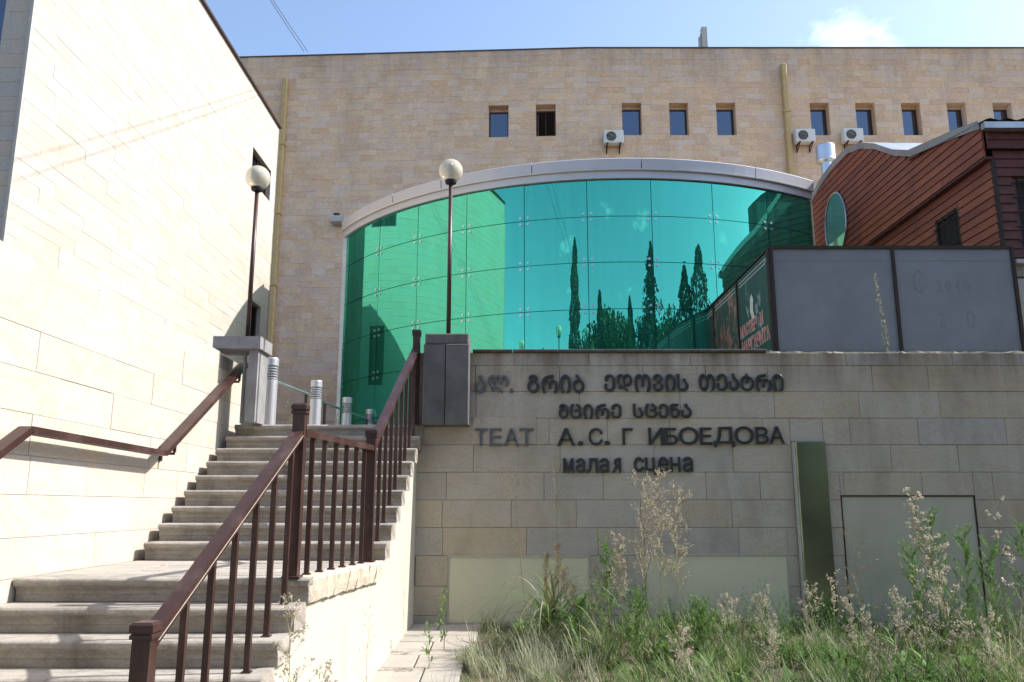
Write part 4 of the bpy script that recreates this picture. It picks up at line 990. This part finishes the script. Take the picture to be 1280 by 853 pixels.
# green feathery weeds
for px, Y, h, lab in ((1150, 9.3, .95, 'green feathery weed left of the far right clump'), (1215, 9.2, 1.15, 'green feathery weed in the middle of the far right clump'), (1250, 8.8, 1.05, 'green feathery weed close to the right edge'), (1290, 9.4, 1.2, 'green feathery weed cut by the right edge of the view'),
                      (1138+40, 9.7, 1.30, 'thin tall green weed against the grey access panel'), (760, 9.4, .95, 'green feathery weed left of the dried middle cluster'), (795, 8.3, .62, 'low green feathery weed under the dried cluster'), (880, 8.4, .5, 'low green weed right of the dried cluster'), (720, 8.6, .5, 'low green weed behind the silvery grass')):
    weed('green_weed', lab, pos(px, Y), h, .36, 40, rg, 'stem', 'weed', 'fluff', 46, 0, (rg.uniform(-.05,.05),0), .08, .005, .01, .045, .009, grp='green feathery weeds in the bed', sub=0)
weed('green_weed', 'small thistly weed standing on the paved path edge', pos(556, 8.8), .62, .14, 10, rg, 'stem', 'weed', 'fluff', 6, 1, (-.04,0), .1, .005, .012, .06, .02, grp='green feathery weeds in the bed', sub=1)
weed('green_weed', 'tiny sprig growing by the path in front of the cream panel', pos(535, 8.1), .40, .10, 8, rg, 'stem', 'weed', 'fluff', 7, 0, (0,0), .1, .004, .012, .05, .02, grp='green feathery weeds in the bed', sub=0)
herb = MB()
for i in range(420):
    y = rg.uniform(6.3, 10.0); x = rg.uniform(.9, 8.2)
    if x > .72*y + .5 or patches(x+3, y, .8) < .38: continue
    b0_ = Vector((x, y, gz(y))); hh = rg.uniform(.18, .5)*(1.25 if y > 8.3 else .9)
    for k in range(rg.randint(3, 6)):
        d = (rv(rg)*.55 + Vector((0,0,1))).normalized(); q = b0_ + d*hh*rg.uniform(.6,1.1); herb.tube([b0_, q], [.0025,.001], 3, cap=False)
        for _ in range(16): leaflet(herb, b0_.lerp(q, rg.uniform(.15,1)), rv(rg, .3), rg.uniform(.03,.06), .009)
tag(build('leafy_ground_cover', herb, M['weed'], origin=(3, 8, GZ)), 'low leafy green weeds forming a tangled mat in the bed', 'ground cover', kind='stuff')
bl_ = MB()
for i in range(60):
    y = rg.uniform(6.6, 9.9); x = rg.uniform(-.1, 7.0)
    if x > .66*y or not bed_ok(x-.2, y): continue
    for k in range(rg.randint(7, 12)):
        blade(bl_, (x, y, gz(y)+rg.uniform(0,.08)), rg.uniform(0,6.283), rg.uniform(.14,.34), rg.uniform(.035,.07), rg.uniform(.2,.9), rg.uniform(.6,1.5), 4)
tag(build('broad_leaves', bl_, M['weed'], origin=(3, 8, GZ)), 'broad low green leaves scattered among the grass', 'ground cover', kind='stuff')
# sorghum-like clump with arching leaves and rusty panicles
def sorghum(px, Y, label, nl, hh, pan, seed, rust='rustseed'):
    rg = random.Random(seed); b0_ = Vector(pos(px, Y)); t = thing('tall_grass_clump', b0_, label, 'grass clump', 'tall grasses with seed heads')
    for k in range(nl):
        mb = MB(); az = rg.uniform(0, 6.283); z0 = rg.uniform(0, hh*.6)
        blade(mb, b0_+Vector((rg.uniform(-.06,.06), rg.uniform(-.06,.06), z0)), az, rg.uniform(.7,1.4), rg.uniform(.010,.026), rg.uniform(.15,.8), rg.uniform(1.7,2.9), 10)
        build('leaf', mb, M['grass'] if rg.random() < .75 else M['silvergrass'], t)
    for (dx_, dy_, h, ph, spread) in pan:
        S, H = MB(), MB(); p0 = b0_ + Vector((dx_*.2, dy_, 0)); p1 = b0_ + Vector((dx_, dy_, h)); pts = [p0.lerp(p1, i/5)+Vector((dx_*.05*math.sin(i), 0, 0)) for i in range(6)]
        S.tube(pts, [.005-.0007*i for i in range(6)], 5)
        for i in range(int((60 if spread < .2 else 26)*ph/.3)):
            u = rg.random(); a = p1 + Vector((0,0,-ph*u)); d = (rv(rg)*.6 + Vector((0,0,.9))).normalized(); L = spread*(.25+.9*math.sin(math.pi*min(.95, u+.08)))*rg.uniform(.5,1.1)
            S.tube([a, a+d*L], .0008, 3, cap=False)
            for _ in range(5 if spread < .2 else 4): leaflet(H, a+d*L*rg.uniform(.3,1.0)+rv(rg)*.006, (d+rv(rg)*.3), .018, .006)
        build('stalk', S, M['stem'], t); tag(build('seed_head', H, M[rust], t), kind='stuff')
        for z_ in (.35, .6, .8):
            mb = MB(); blade(mb, p0.lerp(p1, z_), rg.choice([math.pi, 2.8, .2, 3.6]), .35, .012, .8, 1.7, 7); build('leaf', mb, M['grass'], t)
sorghum(688, 8.9, 'arching green grass clump with rust brown seed heads beside the cream panel', 95, .6, [(-.04,0,.96,.38,.10),(.08,.02,1.06,.42,.10),(.15,-.05,.80,.30,.15),(.02,-.06,.72,.30,.16),(.24,.0,.62,.22,.14)], 5)
sorghum(668, 9.6, 'thin tall grass stalk with an airy seed head, left of two', 3, .2, [(-.25,0,1.72,.26,.30)], 6)
sorghum(700, 9.7, 'thin tall grass stalk with an airy seed head, right of two', 3, .2, [(-.03,0,1.78,.42,.24)], 9)
# arched long leaf in front
t = thing('fallen_leaf_blade', pos(690, 7.2), 'single long arching grass leaf in the foreground grass', 'leaf'); mb = MB(); blade(mb, Vector(pos(690, 7.2))+Vector((0,0,.05)), math.pi*.98, .80, .026, .55, 1.75, 12); build('leaf', mb, M['grass'], t)
# weeds by the stair wall and steps
for px, Y, h, lab, n_ in ((352, 5.0, 1.08, 'dry seeded weed in front of the lower steps, tallest of three', 30), (395, 4.8, .74, 'dry seeded weed against the stucco wall by the lower steps', 30), (318, 4.55, .62, 'dry seeded weed lowest beside the bottom balusters', 24)):
    weed('stairside_weed', lab, (((px-640)/f_)*(Y*CT-1.65*ST), Y, GZ), h, .22, n_, rg, 'drystem', 'weed', 'fluff', 3, 4, (0,0), .2, .004, .010, .03, .006, grp='dry weeds beside the stair wall', sub=3)
weed('stairside_weed', 'thin bare weed casting lines on the stucco wall', (-1.17, 7.0, gz(7)), .75, .16, 14, rg, 'drystem', 'weed', 'fluff', 1, 1, (0,0), .2, .003, .007, .03, .006, grp='dry weeds beside the stair wall', sub=3)
weed('wall_top_weed', 'tall thin yellow-green weed growing on the wall in front of the grey hoarding', (5.13, 10.9, 1.0), 2.12, .07, 60, rg, 'stem', 'silvergrass', 'fluff', 5, 1, (-.13,0), .45, .006, .010, .035, .008, sub=1)
for p, lab in (((-3.55, 13.0, .985), 'small dry weed on the terrace between the first two bollards'), ((-3.05, 14.3, .985), 'small dry weed on the terrace right of the second bollard')):
    weed('terrace_weed', lab, p, .62, .16, 16, rg, 'drystem', 'silvergrass', 'fluff', 6, 1, (0,0), .1, .004, .009, .04, .008, grp='small weeds on the terrace', sub=1)

# ------------------------------------------------------------------ trees behind the camera, seen only mirrored in the glass
def crown_cloud(mb, shape, n_, rg, size):
    for _ in range(n_):
        p = shape(rg); a = rv(rg)*size*rg.uniform(.6,1.3); b_ = rv(rg)*size*rg.uniform(.6,1.3); mb.add([p-a*.5, p+b_*.5, p+a*.5, p-b_*.5], [(0,1,2,3)])
def tree(kind, x, y, h, r, label, seed):
    rg = random.Random(seed); t = thing(kind, (x, y, GZ), label, 'tree', 'trees across the street mirrored in the glass')
    build('trunk', MB().tube([(x,y,GZ),(x+.05,y,GZ+h*.5),(x,y,GZ+h*(.62 if kind == 'broadleaf_tree' else .95))], [.28,.18,.03], 8), M['bark'], t)
    cl = [(rg.uniform(0,6.283), rg.random(), rg.uniform(.55,1.1)) for _ in range(40)]
    def shp(rg):
        if kind == 'cypress_tree':
            u = rg.random()**.8; rr_ = r*(math.sin(math.pi*min(1, .12+.88*u))**.6)*(.55+.45*math.sin(u*60+seed)*.3+.3*rg.random()); a = rg.uniform(0,6.283); return Vector((x+rr_*math.cos(a), y+rr_*math.sin(a), GZ+.5+u*(h-.5)))
        if kind == 'fir_tree':
            u = rg.random()**1.2; lay_ = int(u*13); a = rg.uniform(0,6.283); ext = r*((1-u)**.85)*(.72+.28*math.sin(a*5+lay_*1.9))*(.6+.4*((u*13) % 1 < .55)); q = rg.random()**.5; return Vector((x+ext*q*math.cos(a), y+ext*q*math.sin(a), GZ+.8+h*u*.95 - ext*q*.22 + rg.uniform(-.1,.1)))
        a, b_, s_ = cl[rg.randrange(40)]; c = Vector((x+r*.75*math.sqrt(b_)*math.cos(a), y+r*.75*math.sqrt(b_)*math.sin(a), GZ+h*(.35+.5*s_*(1-b_*.5))*.95)); return c + rv(rg)*r*.3*rg.random()**.4
    mb = MB(); crown_cloud(mb, shp, {'cypress_tree':4500,'fir_tree':9000}.get(kind, 5000), rg, .28 if kind != 'broadleaf_tree' else .34); build('crown', mb, M['broadleaf' if kind == 'broadleaf_tree' else 'conifer'], t)
tree('cypress_tree', -3.9, -6.5, 13.9, 1.15, 'tall narrow cypress across the street behind the viewer', 1)
tree('fir_tree', 8.25, -6.4, 13.6, 7.0, 'tall uneven fir across the street behind the viewer', 2)
ORD = ['first','second','third','fourth','fifth','sixth','seventh','eighth','ninth','tenth','eleventh']
for i, (kind, x, y, h, r) in enumerate([('broadleaf_tree',-1.4,-7.2,11.5,3.0),('broadleaf_tree',1.2,-7.4,12.4,3.4),('cypress_tree',0.1,-7,11.6,1.0),('broadleaf_tree',3.4,-7.4,12.6,3.4),('cypress_tree',4.9,-7,11.2,1.0),('broadleaf_tree',10.8,-6.2,12.4,3.4),('cypress_tree',-8.7,-4.9,8.8,1.0),('cypress_tree',13.4,-4.6,12.6,2.4),('cypress_tree',15.6,-3.6,13.4,2.8),('broadleaf_tree',18.5,-3,12.5,2.6),('broadleaf_tree',6.2,-7.6,12.2,3.6)]):
    tree(kind, x, y, h, r, ORD[i] + ' tree of the green row across the street behind the viewer', 10+i)
tb = thing('tower_block', (26, 5, GZ), 'tall dark block far to the right, seen only mirrored in the glass', 'building')
build('block_wall', MB().box(24, 28, 1.6, 8.2, GZ, 14.3), M['coping'], tb)
for k in range(7):
    for j in range(3): build('window', MB().box(23.97, 24.0, 2.3+2.0*j, 3.3+2.0*j, .6+1.8*k, 1.9+1.8*k), M['window'], tb)
